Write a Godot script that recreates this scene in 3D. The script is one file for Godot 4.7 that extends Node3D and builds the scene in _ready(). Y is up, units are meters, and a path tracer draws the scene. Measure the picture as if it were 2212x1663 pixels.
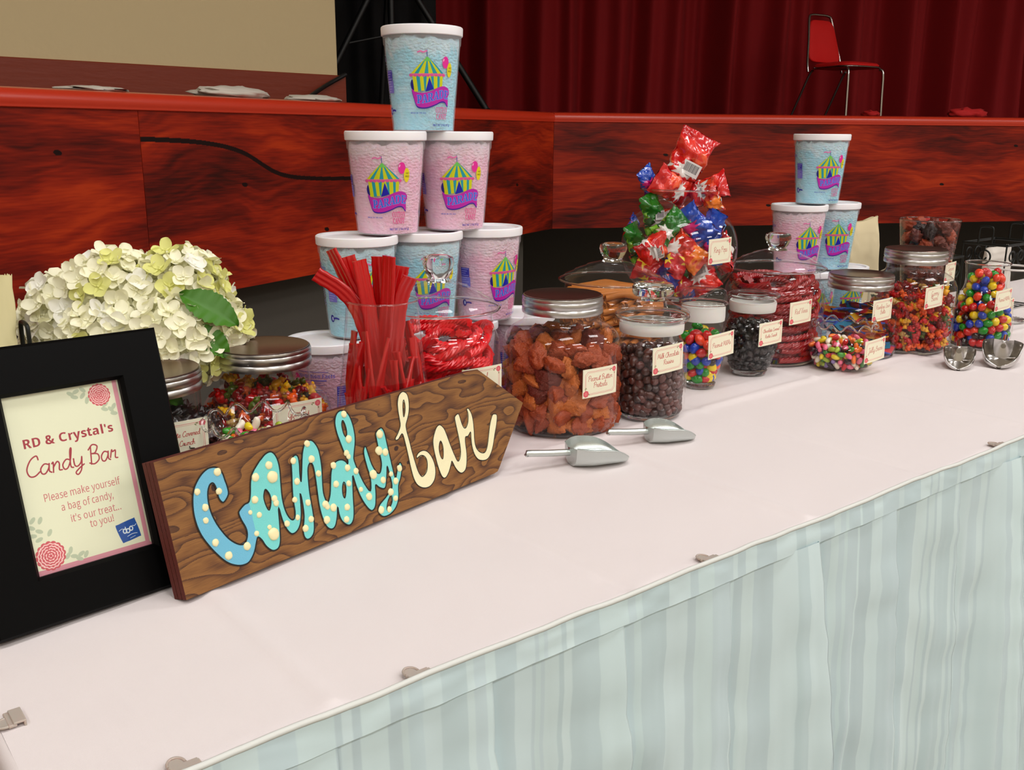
extends Node3D
# A candy bar laid out on a skirted banquet table in front of a wooden stage. The table's front edge is the line z = 0, its top is at y = TOP; x runs along the table.

const TOP := 0.74
const EYE := Vector3(0, 1.17, 0.596)

var used := {}
var mats := {}
var rng := RandomNumberGenerator.new()


func _ready() -> void:
	rng.seed = 11
	camera_and_sky()
	ceiling_lights()
	hall()
	stage()
	curtains()
	table()
	stage_things()
	picture_frame()
	wooden_sign()
	cotton_candy_tubs()
	bouquet()
	left_jars()
	middle_jars()
	right_jars()
	far_end()
	scoops()


func camera_and_sky() -> void:
	var cam := Camera3D.new()
	cam.name = "camera"
	add_child(cam)
	cam.position = EYE
	cam.fov = 43.2
	var turn := Basis.from_euler(Vector3(0, deg_to_rad(-38.7), 0)) * Basis.from_euler(Vector3(deg_to_rad(-14.6), 0, 0)) * Basis.from_euler(Vector3(0, 0, deg_to_rad(0.4)))
	cam.basis = turn
	cam.near = 0.05
	cam.far = 60.0
	cam.current = true
	var world := WorldEnvironment.new()
	world.name = "world"
	var e := Environment.new()
	e.background_mode = Environment.BG_COLOR
	e.background_color = Color(0.02, 0.02, 0.02)
	e.tonemap_mode = Environment.TONE_MAPPER_LINEAR
	e.tonemap_exposure = 1.06
	e.sdfgi_enabled = true
	e.ssao_enabled = true
	e.ssil_enabled = true
	world.environment = e
	add_child(world)


func ceiling_lights() -> void:
	# rows of recessed fluorescent troffers over the hall floor; the stage house has none lit
	var spots := [[-2.2, 0.4], [0.6, 0.4], [3.4, 0.4], [6.2, 1.4], [-2.2, 2.9], [0.6, 2.9], [3.4, 2.9], [6.2, 3.8], [-2.2, 5.2], [0.6, 5.2], [3.4, 5.2], [9.0, 3.2], [11.5, 3.4]]
	var rows := ["row above the table", "row above the viewer", "row furthest from the stage"]
	var order := ["first", "second", "third", "fourth", "fifth", "sixth"]
	var count := {}
	for s in spots:
		var row: String = rows[0] if s[1] < 1.5 else rows[1] if s[1] < 4.0 else rows[2]
		count[row] = count.get(row, -1) + 1
		var t := thing("ceiling_light", "white fluorescent ceiling panel, %s from the left wall in the %s" % [order[count[row]], row], "ceiling light", Vector3(s[0], 4.2, s[1]), 0.0, "ceiling panels over the hall")
		part(t, "housing", chamfer_box(Vector3(1.26, 0.06, 0.66), 0.006), mat("white_metal", Color(0.85, 0.85, 0.85), 0.5), Vector3(0, -0.03, 0))
		var glow := part(t, "diffuser", chamfer_box(Vector3(1.2, 0.02, 0.6), 0.004), lamp_mat(), Vector3(0, -0.062, 0))
		glow.cast_shadow = GeometryInstance3D.SHADOW_CASTING_SETTING_ON
		var l := AreaLight3D.new()
		l.name = "panel_light"
		l.area_size = Vector2(1.2, 0.6)
		l.area_normalize_energy = true
		l.light_energy = 2.7 if s[1] < 1.0 else 4.1
		l.light_color = Color(1.0, 0.99, 0.985)
		l.shadow_enabled = true
		l.area_range = 30.0
		l.area_attenuation = 2.0
		l.rotation_degrees.x = -90.0
		l.position = Vector3(0, -0.08, 0)
		t.add_child(l)


func lamp_mat() -> StandardMaterial3D:
	if not mats.has("lamp"):
		var m := StandardMaterial3D.new()
		m.resource_name = "lamp_diffuser"
		m.albedo_color = Color(0.95, 0.95, 0.95)
		m.emission_enabled = true
		m.emission = Color(1.0, 0.99, 0.985)
		m.emission_energy_multiplier = 2.0
		mats["lamp"] = m
	return mats["lamp"]


# ---------------------------------------------------------------- naming

func numbered(called: String) -> String:
	var k: int = used.get(called, 0)
	used[called] = k + 1
	return called if k == 0 else "%s_%03d" % [called, k]


func tag(o: Node3D, label: String, category: String, group := "") -> void:
	o.set_meta("label", label)
	o.set_meta("category", category)
	if group != "":
		o.set_meta("group", group)


func thing(called: String, label: String, category: String, at := Vector3.ZERO, turn := 0.0, group := "") -> Node3D:
	var o := Node3D.new()
	o.name = numbered(called)
	o.position = at
	o.rotation.y = turn
	tag(o, label, category, group)
	add_child(o)
	return o


func part(parent: Node3D, called: String, mesh: Mesh, m: Material, at := Vector3.ZERO, turn := Vector3.ZERO) -> MeshInstance3D:
	var o := MeshInstance3D.new()
	o.name = called
	o.mesh = mesh
	o.material_override = m
	o.position = at
	o.rotation = turn
	parent.add_child(o, true)
	return o


func solo(called: String, label: String, category: String, mesh: Mesh, m: Material, at: Transform3D, group := "") -> MeshInstance3D:
	var o := MeshInstance3D.new()
	o.name = numbered(called)
	o.mesh = mesh
	o.material_override = m
	o.transform = at
	tag(o, label, category, group)
	add_child(o)
	return o


func structure(called: String, mesh: Mesh, m: Material, at := Vector3.ZERO, turn := 0.0) -> MeshInstance3D:
	var o := MeshInstance3D.new()
	o.name = called
	o.mesh = mesh
	o.material_override = m
	o.position = at
	o.rotation.y = turn
	o.set_meta("kind", "structure")
	add_child(o)
	return o


# ---------------------------------------------------------------- materials

func mat(key: String, color: Color, rough := 0.6, metal := 0.0) -> StandardMaterial3D:
	if not mats.has(key):
		var m := StandardMaterial3D.new()
		m.resource_name = key
		m.albedo_color = color
		m.roughness = rough
		m.metallic = metal
		mats[key] = m
	return mats[key]


func bumpy(m: StandardMaterial3D, freq: float, depth: float, scale := Vector3.ONE, seed_ := 1) -> StandardMaterial3D:
	var key := "noise %s %s" % [freq, seed_]
	if not mats.has(key):
		var n := FastNoiseLite.new()
		n.seed = seed_
		n.frequency = freq
		n.fractal_octaves = 4
		var im := n.get_seamless_image(256, 256)
		mats[key] = ImageTexture.create_from_image(im)
	m.heightmap_enabled = true
	m.heightmap_texture = mats[key]
	m.heightmap_scale = depth
	m.uv1_triplanar = true
	m.uv1_scale = scale
	return m


func glass() -> StandardMaterial3D:
	if not mats.has("glass"):
		var m := StandardMaterial3D.new()
		m.resource_name = "clear_glass"
		m.albedo_color = Color(0.97, 1.0, 0.99, 0.004)
		m.transparency = BaseMaterial3D.TRANSPARENCY_ALPHA
		m.roughness = 0.02
		m.metallic_specular = 0.42
		mats["glass"] = m
	return mats["glass"]


func solid_glass() -> StandardMaterial3D:
	if not mats.has("solid_glass"):
		var m := StandardMaterial3D.new()
		m.resource_name = "solid_glass"
		m.albedo_color = Color(0.97, 0.995, 0.99, 0.0)
		m.transparency = BaseMaterial3D.TRANSPARENCY_ALPHA
		m.roughness = 0.02
		m.refraction_enabled = true
		m.refraction_scale = 0.05
		mats["solid_glass"] = m
	return mats["solid_glass"]


func painted(key: String, im: Image, rough := 0.6, see_through := false) -> StandardMaterial3D:
	var m := mat(key, Color.WHITE, rough)
	m.albedo_texture = ImageTexture.create_from_image(im)
	m.texture_repeat = false
	if see_through:
		m.transparency = BaseMaterial3D.TRANSPARENCY_ALPHA
	return m


# ---------------------------------------------------------------- shapes

class Shape:
	var v := PackedVector3Array()
	var n := PackedVector3Array()
	var uv := PackedVector2Array()
	var c := PackedColorArray()
	var i := PackedInt32Array()
	var tinted := false

	func add(p: Vector3, nn: Vector3, t := Vector2.ZERO, col := Color.WHITE) -> int:
		v.append(p)
		n.append(nn)
		uv.append(t)
		c.append(col)
		return v.size() - 1

	func tri(a: int, b: int, d: int) -> void:
		var g := (v[b] - v[a]).cross(v[d] - v[a])
		if g.dot(n[a] + n[b] + n[d]) > 0.0:
			i.append_array([a, d, b])
		else:
			i.append_array([a, b, d])

	func quad(a: int, b: int, d: int, e: int) -> void:
		tri(a, b, d)
		tri(a, d, e)

	func flat4(a: Vector3, b: Vector3, d: Vector3, e: Vector3, out: Vector3, col := Color.WHITE) -> void:
		var g := (b - a).cross(d - a).normalized()
		if g.dot(out) < 0.0:
			g = -g
		var k := v.size()
		for q in [[a, Vector2(0, 1)], [b, Vector2(1, 1)], [d, Vector2(1, 0)], [e, Vector2(0, 0)]]:
			add(q[0], g, q[1], col)
		quad(k, k + 1, k + 2, k + 3)

	func flat3(a: Vector3, b: Vector3, d: Vector3, out: Vector3) -> void:
		var g := (b - a).cross(d - a).normalized()
		if g.dot(out) < 0.0:
			g = -g
		var k := v.size()
		add(a, g)
		add(b, g)
		add(d, g)
		tri(k, k + 1, k + 2)

	# a sheet of points given by f(u, w) with u, w in 0..1; smooth
	func sheet(nu: int, nw: int, f: Callable, round_u := false, flip := false, tint = null) -> void:
		var pts := PackedVector3Array()
		pts.resize((nu + 1) * (nw + 1))
		for b in nw + 1:
			for a in nu + 1:
				pts[b * (nu + 1) + a] = f.call(float(a) / nu, float(b) / nw)
		var mid := Vector3.ZERO
		for p in pts:
			mid += p
		mid /= pts.size()
		var base := v.size()
		for b in nw + 1:
			for a in nu + 1:
				var al := a - 1 if a > 0 else (nu - 1 if round_u else 0)
				var ar := a + 1 if a < nu else (1 if round_u else nu)
				var du := pts[b * (nu + 1) + ar] - pts[b * (nu + 1) + al]
				var dw := pts[mini(b + 1, nw) * (nu + 1) + a] - pts[maxi(b - 1, 0) * (nu + 1) + a]
				var g := du.cross(dw)
				if g.length_squared() < 1e-22:
					g = pts[b * (nu + 1) + a] - mid
					if flip:
						g = -g
				g = g.normalized()
				if flip:
					g = -g
				var t := Vector2(float(a) / nu, float(b) / nw)
				add(pts[b * (nu + 1) + a], g, t, tint.call(t.x, t.y) if tint != null else Color.WHITE)
		if tint != null:
			tinted = true
		for b in nw:
			for a in nu:
				var k := base + b * (nu + 1) + a
				quad(k, k + 1, k + nu + 2, k + nu + 1)

	func move(from: int, t: Transform3D) -> void:
		for k in range(from, v.size()):
			v[k] = t * v[k]
			n[k] = (t.basis * n[k]).normalized()

	func mesh() -> ArrayMesh:
		var a := []
		a.resize(Mesh.ARRAY_MAX)
		a[Mesh.ARRAY_VERTEX] = v
		a[Mesh.ARRAY_NORMAL] = n
		a[Mesh.ARRAY_TEX_UV] = uv
		if tinted:
			a[Mesh.ARRAY_COLOR] = c
		a[Mesh.ARRAY_INDEX] = i
		var m := ArrayMesh.new()
		m.add_surface_from_arrays(Mesh.PRIMITIVE_TRIANGLES, a)
		return m


# "r,y r,y ..." in millimetres
func pts(s: String, unit := 0.001) -> PackedVector2Array:
	var out := PackedVector2Array()
	for w in s.split(" ", false):
		var ab := w.split(",")
		out.append(Vector2(ab[0].to_float(), ab[1].to_float()) * unit)
	return out


# a rounder line through the same points
func smooth(p: PackedVector2Array, closed: bool, steps := 4) -> PackedVector2Array:
	var out := PackedVector2Array()
	var k := p.size()
	for a in (k if closed else k - 1):
		var p0 := p[(a - 1 + k) % k] if closed or a > 0 else p[a]
		var p1 := p[a]
		var p2 := p[(a + 1) % k]
		var p3 := p[(a + 2) % k] if closed or a + 2 < k else p2
		for s in steps:
			out.append(p1.cubic_interpolate(p2, p0, p3, float(s) / steps))
	if not closed:
		out.append(p[k - 1])
	return out


func lathe_into(sh: Shape, prof: PackedVector2Array, seg := 32, crease := 38.0, wave = null) -> void:
	var count := prof.size() - 1
	var normals: Array[Vector2] = []
	var total := 0.0
	for k in count:
		var d := prof[k + 1] - prof[k]
		total += d.length()
		normals.append(Vector2(d.y, -d.x).normalized())
	var lim := cos(deg_to_rad(crease))
	var run := 0.0
	for k in count:
		var n0 := normals[k]
		var n1 := normals[k]
		if k > 0 and normals[k - 1].dot(normals[k]) > lim:
			n0 = (normals[k - 1] + normals[k]).normalized()
		if k < count - 1 and normals[k + 1].dot(normals[k]) > lim:
			n1 = (normals[k + 1] + normals[k]).normalized()
		var v0 := run / total
		run += (prof[k + 1] - prof[k]).length()
		var base := sh.v.size()
		for e in 2:
			var p := prof[k + e]
			var nn := n0 if e == 0 else n1
			for a in seg + 1:
				var th := TAU * a / seg
				var sc: float = wave.call(th, p.y) if wave != null else 1.0
				sh.add(Vector3(cos(th) * p.x * sc, p.y, sin(th) * p.x * sc), Vector3(cos(th) * nn.x, nn.y, sin(th) * nn.x), Vector2(float(a) / seg, 1.0 - (v0 if e == 0 else run / total)))
		for a in seg:
			var q := base + a
			if prof[k].x > 1e-6:
				sh.tri(q, q + 1, q + seg + 2)
			if prof[k + 1].x > 1e-6:
				sh.tri(q, q + seg + 2, q + seg + 1)
			elif prof[k].x > 1e-6:
				pass


func lathe(s: String, seg := 40, crease := 38.0) -> ArrayMesh:
	return lathe_pts(pts(s), seg, crease)


func lathe_pts(p: PackedVector2Array, seg := 40, crease := 38.0) -> ArrayMesh:
	var sh := Shape.new()
	lathe_into(sh, p, seg, crease)
	return sh.mesh()


func chamfer_box_into(sh: Shape, size: Vector3, b: float, at := Transform3D.IDENTITY) -> void:
	var from := sh.v.size()
	var h := size / 2.0
	for ax in 3:
		var u := (ax + 1) % 3
		var w := (ax + 2) % 3
		for s in [-1.0, 1.0]:
			var q: Array[Vector3] = []
			for c in [[-1, -1], [1, -1], [1, 1], [-1, 1]]:
				var p := Vector3.ZERO
				p[ax] = h[ax] * s
				p[u] = (h[u] - b) * c[0]
				p[w] = (h[w] - b) * c[1]
				q.append(p)
			var o := Vector3.ZERO
			o[ax] = s
			sh.flat4(q[0], q[1], q[2], q[3], o)
			for s2 in [-1.0, 1.0]:   # edge between the faces +-ax and +-u
				var e: Array[Vector3] = []
				for c in [[0, -1], [0, 1], [1, 1], [1, -1]]:
					var p := Vector3.ZERO
					p[ax] = (h[ax] - (b if c[0] == 1 else 0.0)) * s
					p[u] = (h[u] - (b if c[0] == 0 else 0.0)) * s2
					p[w] = (h[w] - b) * c[1]
					e.append(p)
				var oo := Vector3.ZERO
				oo[ax] = s
				oo[u] = s2
				sh.flat4(e[0], e[1], e[2], e[3], oo)
	for sx in [-1.0, 1.0]:
		for sy in [-1.0, 1.0]:
			for sz in [-1.0, 1.0]:
				var o := Vector3(sx, sy, sz)
				sh.flat3(Vector3(h.x, h.y - b, h.z - b) * o, Vector3(h.x - b, h.y, h.z - b) * o, Vector3(h.x - b, h.y - b, h.z) * o, o)
	sh.move(from, at)


func chamfer_box(size: Vector3, b := 0.002) -> ArrayMesh:
	var sh := Shape.new()
	chamfer_box_into(sh, size, b)
	return sh.mesh()


# a tube or bar swept along a path
func sweep_into(sh: Shape, path: PackedVector3Array, sec: PackedVector2Array, twist := 0.0, size = null, first := Vector3.UP) -> void:
	var m := sec.size()
	var sn: Array[Vector2] = []
	for k in m:
		var d := sec[(k + 1) % m] - sec[(k - 1 + m) % m]
		sn.append(Vector2(d.y, -d.x).normalized())
	var rows := path.size()
	var base := sh.v.size()
	var side := Vector3.ZERO
	for r in rows:
		var dir := (path[mini(r + 1, rows - 1)] - path[maxi(r - 1, 0)]).normalized()
		if r == 0:
			side = dir.cross(first)
			if side.length() < 0.05:
				side = dir.cross(Vector3.RIGHT)
		side = (side - dir * side.dot(dir)).normalized()
		var up := side.cross(dir).normalized()
		var f := float(r) / maxi(rows - 1, 1)
		var a := twist * f
		var sc: float = size.call(f) if size != null else 1.0
		var s2 := side * cos(a) + up * sin(a)
		var u2 := up * cos(a) - side * sin(a)
		for k in m + 1:
			var q := sec[k % m] * sc
			var g := sn[k % m]
			sh.add(path[r] + s2 * q.x + u2 * q.y, s2 * g.x + u2 * g.y, Vector2(float(k) / m, f))
	for r in rows - 1:
		for k in m:
			var q := base + r * (m + 1) + k
			sh.quad(q, q + 1, q + m + 2, q + m + 1)
	for e in 2:
		var r := 0 if e == 0 else rows - 1
		var out := (path[0] - path[1]).normalized() if e == 0 else (path[rows - 1] - path[rows - 2]).normalized()
		var c := sh.add(path[r], out)
		var start := sh.v.size()
		for k in m:
			sh.add(sh.v[base + r * (m + 1) + k], out)
		for k in m:
			sh.tri(c, start + k, start + (k + 1) % m)


func circle(r: float, k := 8) -> PackedVector2Array:
	var out := PackedVector2Array()
	for a in k:
		out.append(Vector2(cos(TAU * a / k), sin(TAU * a / k)) * r)
	return out


func tube(path: PackedVector3Array, r: float, k := 8) -> ArrayMesh:
	var sh := Shape.new()
	sweep_into(sh, path, circle(r, k))
	return sh.mesh()


func bend(list: Array, steps := 5) -> PackedVector3Array:
	var out := PackedVector3Array()
	var k := list.size()
	for a in k - 1:
		for s in steps:
			out.append((list[a] as Vector3).cubic_interpolate(list[a + 1], list[maxi(a - 1, 0)], list[mini(a + 2, k - 1)], float(s) / steps))
	out.append(list[k - 1])
	return out


# a lumpy ball
func blob_into(sh: Shape, r: Vector3, rough := 0.0, freq := 1.5, seed_ := 1, nu := 14, nw := 9, at := Transform3D.IDENTITY) -> void:
	var n := FastNoiseLite.new()
	n.seed = seed_
	n.frequency = freq
	n.fractal_octaves = 2
	var from := sh.v.size()
	sh.sheet(nu, nw, func(u: float, w: float) -> Vector3:
		var d := Vector3(cos(u * TAU) * sin(w * PI), -cos(w * PI), sin(u * TAU) * sin(w * PI))
		return d * r * (1.0 + rough * n.get_noise_3dv(d)), true, true)
	for k in range(from, sh.v.size()):
		if sh.n[k].dot(sh.v[k]) < 0.0 and rough < 0.5:
			sh.n[k] = -sh.n[k]
	sh.move(from, at)


func blob(r: Vector3, rough := 0.0, freq := 1.5, seed_ := 1, nu := 14, nw := 9) -> ArrayMesh:
	var sh := Shape.new()
	blob_into(sh, r, rough, freq, seed_, nu, nw)
	return sh.mesh()


# a flat outline made into a slab between z0 and z1, its rim chamfered by b at z1
func slab_into(sh: Shape, poly: PackedVector2Array, z0: float, z1: float, uv_scale := Vector2.ONE) -> void:
	var p := poly.duplicate()
	if Geometry2D.is_polygon_clockwise(p):
		p.reverse()
	var idx := Geometry2D.triangulate_polygon(p)
	for e in 2:
		var base := sh.v.size()
		for q in p:
			sh.add(Vector3(q.x, q.y, z1 if e == 0 else z0), Vector3(0, 0, 1 if e == 0 else -1), Vector2(q.x * uv_scale.x, 1.0 - q.y * uv_scale.y))
		for k in range(0, idx.size(), 3):
			sh.tri(base + idx[k], base + idx[k + 1], base + idx[k + 2])
	var m := p.size()
	for k in m:
		var a := p[k]
		var b := p[(k + 1) % m]
		var d := b - a
		var g := Vector3(d.y, -d.x, 0).normalized()
		var base := sh.v.size()
		for q in [Vector3(a.x, a.y, z0), Vector3(b.x, b.y, z0), Vector3(b.x, b.y, z1), Vector3(a.x, a.y, z1)]:
			sh.add(q, g, Vector2(q.x * uv_scale.x, 1.0 - q.y * uv_scale.y))
		sh.quad(base, base + 1, base + 2, base + 3)


# outline minus its holes, as pieces without holes
func without(poly: PackedVector2Array, holes: Array) -> Array:
	var pieces: Array = [poly]
	for h in holes:
		var mid := Vector2.ZERO
		for q in h:
			mid += q
		mid /= h.size()
		var next: Array = []
		for piece in pieces:
			for s in 2:
				var lo := -10.0 if s == 0 else mid.x
				var hi := mid.x if s == 0 else 10.0
				var half := PackedVector2Array([Vector2(lo, -10), Vector2(hi, -10), Vector2(hi, 10), Vector2(lo, 10)])
				for got in Geometry2D.intersect_polygons(piece, half):
					if not Geometry2D.is_polygon_clockwise(got):
						for cut in Geometry2D.clip_polygons(got, h):
							if not Geometry2D.is_polygon_clockwise(cut):
								next.append(cut)
		pieces = next
	return pieces


# ---------------------------------------------------------------- flat print

func fill(im: Image, p: PackedVector2Array, col: Color) -> void:
	var lo := 1e9
	var hi := -1e9
	for q in p:
		lo = minf(lo, q.y)
		hi = maxf(hi, q.y)
	var k := p.size()
	for y in range(maxi(int(floor(lo)), 0), mini(int(ceil(hi)), im.get_height() - 1) + 1):
		var fy := y + 0.5
		var xs: Array[float] = []
		for a in k:
			var q := p[a]
			var r := p[(a + 1) % k]
			if (q.y <= fy) != (r.y <= fy):
				xs.append(q.x + (fy - q.y) * (r.x - q.x) / (r.y - q.y))
		xs.sort()
		for a in range(0, xs.size() - 1, 2):
			var x0 := int(round(xs[a]))
			var x1 := int(round(xs[a + 1]))
			if x1 > x0:
				im.fill_rect(Rect2i(x0, y, x1 - x0, 1), col)


func oval(im: Image, c: Vector2, r: Vector2, col: Color, turn := 0.0) -> void:
	var p := PackedVector2Array()
	for a in 24:
		p.append(c + (Vector2(cos(TAU * a / 24), sin(TAU * a / 24)) * r).rotated(turn))
	fill(im, p, col)


func pen(im: Image, p: PackedVector2Array, w: float, col: Color) -> void:
	for a in p.size():
		oval(im, p[a], Vector2(w, w) * 0.5, col)
		if a + 1 < p.size():
			var d := p[a + 1] - p[a]
			if d.length() > 0.3:
				var s := Vector2(-d.y, d.x).normalized() * w * 0.5
				fill(im, PackedVector2Array([p[a] + s, p[a + 1] + s, p[a + 1] - s, p[a] - s]), col)


# printed letters; at = left end of the base line, warp bends the line of print
func print_text(im: Image, s: String, at: Vector2, high: float, col: Color, wide := 1.0, bold := false, serif := false, turn := 0.0, warp = null, centred := false) -> void:
	var key := "font %s %s" % [bold, serif]
	if not mats.has(key):
		var f := SystemFont.new()
		f.font_names = PackedStringArray(["Droid Serif" if serif else "Droid Sans"])
		f.font_weight = 700 if bold else 400
		mats[key] = f
	var tm := TextMesh.new()
	tm.font = mats[key]
	tm.font_size = 32
	tm.pixel_size = 1.0 / 32.0
	tm.depth = 0.02
	tm.curve_step = 1.0
	tm.horizontal_alignment = HORIZONTAL_ALIGNMENT_LEFT
	tm.text = s
	var arr := tm.get_mesh_arrays()
	if arr.is_empty():
		return
	var v: PackedVector3Array = arr[Mesh.ARRAY_VERTEX]
	var n: PackedVector3Array = arr[Mesh.ARRAY_NORMAL]
	var ix: PackedInt32Array = arr[Mesh.ARRAY_INDEX]
	var lo := Vector2(1e9, 1e9)
	var hi := Vector2(-1e9, -1e9)
	for q in v:
		lo = lo.min(Vector2(q.x, q.y))
		hi = hi.max(Vector2(q.x, q.y))
	var k := high / 0.72
	if wide > 5.0:   # a width in pixels to fill
		wide = wide / ((hi.x - lo.x) * k)
	var base := -tm_base(arr, s)
	for t in range(0, ix.size(), 3):
		if n[ix[t]].z < 0.9:
			continue
		var p := PackedVector2Array()
		for e in 3:
			var q := v[ix[t + e]]
			var x := (q.x - lo.x) * k * wide
			if centred:
				x -= (hi.x - lo.x) * k * wide * 0.5
			var y := -(q.y + base) * k
			var d := Vector2(x, y)
			if warp != null:
				d = warp.call(d)
			p.append(at + d.rotated(turn))
		fill(im, p, col)


# height of the base line of a laid-out text: the foot of most letters
func tm_base(arr: Array, s: String) -> float:
	var v: PackedVector3Array = arr[Mesh.ARRAY_VERTEX]
	var foot := {}
	for q in v:
		var key := int(round(q.y * 40.0))
		foot[key] = foot.get(key, 0) + 1
	var best := 0
	var most := -1
	var lowest := 1000
	for key in foot:
		lowest = mini(lowest, key)
	for key in foot:
		if key < lowest + 12 and foot[key] > most:
			most = foot[key]
			best = key
	return best / 40.0


const CURSIVE := {
	"a": [4.0, "3.2,3.4 1.6,4 0.3,2.4 0.6,0.5 1.8,0.2 3,2 3.3,3.8 3.2,1 4,0.2"],
	"b": [3.4, "0,0.5 1.5,6 1.3,8 0.5,7 0.5,1 1.5,0 2.8,1 2.6,2.8 1.6,2.6 3.4,2.6"],
	"c": [3.3, "3,3.4 1.8,4 0.4,2.5 0.6,0.5 1.8,0 3.4,1"],
	"d": [4.0, "3,3.4 1.6,4 0.3,2.2 0.8,0.3 2,0.5 3,3 3.6,7.5 3.3,8 3,6 3.1,1 4,0.2"],
	"e": [3.3, "0.2,1.4 2,2 2.6,3.3 1.7,4 0.5,2.8 0.6,0.8 1.8,0 3.3,1"],
	"g": [4.0, "3.2,3.4 1.6,4 0.3,2.4 0.8,0.5 2,0.6 3.2,3.6 3,-1 1.8,-3 0.8,-2 2.4,-0.4 4,0.6"],
	"h": [3.8, "0,0.5 1.5,6 1.2,8 0.5,6.5 0.5,0|0.5,1.5 1.8,3.8 2.8,3.4 2.8,0.8 3.8,0.3"],
	"i": [2.0, "0.2,1 1,3.8 0.9,0.6 2,0.4|1.2,5.4 1.3,5.7"],
	"k": [3.6, "0,0.5 1.5,6 1.2,8 0.5,6.5 0.5,0|0.5,1.8 2,3.8 2.6,3 1,2 2.6,0.3 3.6,0.6"],
	"l": [2.5, "0,0.6 1.6,5 1.6,7.6 0.9,8 0.6,5 0.8,0.8 1.8,0.2 2.6,0.8"],
	"m": [5.2, "0.2,3.5 0.7,3.8 0.6,0|0.6,1.8 1.8,3.9 2.5,3 2.4,0|2.4,1.8 3.6,3.9 4.4,3 4.3,0.6 5.2,0.3"],
	"n": [3.7, "0.2,3.5 0.7,3.8 0.6,0|0.6,1.8 2,3.9 2.8,3 2.7,0.6 3.7,0.3"],
	"o": [3.6, "2,4 0.5,3 0.5,0.8 1.6,0 2.8,1 2.7,3.2 1.8,4 2.6,3.3 3.8,3.4"],
	"p": [3.6, "0.2,3 0.8,3.8 0.4,-3|0.6,2 2,4 3,2.8 2.4,0.4 0.8,0.4|2.4,0.4 3.6,0.6"],
	"r": [3.1, "0.1,1 0.8,4 1.2,3.2 2.4,3.6 2.2,0.8 3.2,0.4"],
	"s": [2.8, "0.1,0.8 1.6,4 1.7,3 2.4,1.2 1.4,0 0.3,0.6|1.6,0.1 3,0.8"],
	"t": [2.5, "0.1,1 1.2,6.5 0.9,0.7 1.6,0.1 2.6,0.8|0,4.6 2.3,4.9"],
	"u": [3.8, "0.2,3.6 0.4,0.8 1.5,0.1 2.7,1.5 3,3.8 2.9,0.8 3.9,0.4"],
	"v": [3.4, "0.2,3.4 0.8,3.8 1.4,0.2 2.8,3.8 3.6,3.5"],
	"w": [4.8, "0.2,3.6 0.6,0.6 1.6,0.2 2.3,3.4 2.8,0.4 3.8,0.4 4.4,3.8 5,3.4"],
	"y": [3.8, "0.2,3.6 0.5,1 1.5,0.3 2.8,1.6 3.2,3.8 2.9,-1 1.6,-3 0.8,-2 2.4,-0.4 3.9,0.6"],
	"z": [3.0, "0.2,3.6 2.4,3.8 0.4,0.2 2.8,0.3"],
	"B": [4.8, "0.8,7 0.7,0|-0.2,6 1.6,7.8 3.6,6.8 2.6,4.4 1.2,4.2 3.6,3.6 4,1.4 2,-0.1 0,0.6"],
	"C": [4.8, "4.4,6.2 3.8,7.8 1.8,6.6 0.4,3.2 1.2,0.4 3,0 4.8,1.4"],
	"P": [4.2, "0.9,7 0.5,0|-0.2,5.6 1.6,7.8 3.8,6.8 3.4,4.2 0.8,3.8"],
	"R": [4.6, "0.9,7 0.5,0|-0.2,5.6 1.6,7.8 3.8,6.8 3.4,4.2 1,3.8 3,1.2 4.5,0.2"],
	"M": [5.6, "0,0 1,7.5 2.6,1.5 4.2,7.5 4.8,0.6 5.6,0.3"],
	"V": [4.6, "0,7 1,7.5 2,0 4,7.5 4.6,7.2"],
	"S": [4.2, "4,6.4 2.8,7.7 1.2,6.2 3,3.8 3.4,1 1.6,0 0,1.2"],
	"G": [4.6, "4,6.4 2.8,7.7 0.8,5.6 0.6,1.4 2.2,0 3.8,2.6 2.4,3|3.8,2.8 3.6,-2 2,-3 1.2,-1.6 4.4,0.6"],
	"J": [4.2, "1,6.2 2.4,7.6 4,7.4|3.2,7.4 2.6,-1 1.2,-3 0.4,-1.6 4,0.8"],
	"N": [4.4, "0,0 0.8,7.4 3.4,0.2 4,7.5"],
	"&": [4.4, "4,0 1.4,5.6 2,7 3,6 0.6,2 1.4,0.2 3,1 4,3"],
	"'": [1.0, "0.5,7.5 0.3,6"],
	" ": [2.4, ""],
}


func cursive_width(s: String, unit: float) -> float:
	var w := 0.0
	for ch in s:
		w += CURSIVE[ch][0] * unit
	return w


func cursive(im: Image, s: String, at: Vector2, unit: float, w: float, col: Color, turn := 0.0, wide := 1.0) -> void:
	var x := 0.0
	for ch in s:
		for line in (CURSIVE[ch][1] as String).split("|", false):
			var p := PackedVector2Array()
			for q in pts(line, 1.0):
				p.append(at + Vector2((x + q.x + q.y * 0.12) * unit * wide, -q.y * unit).rotated(turn))
			if p.size() > 2:
				p = smooth(p, false, 4)
			pen(im, p, w, col)
		x += CURSIVE[ch][0]


# ---------------------------------------------------------------- wood

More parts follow.
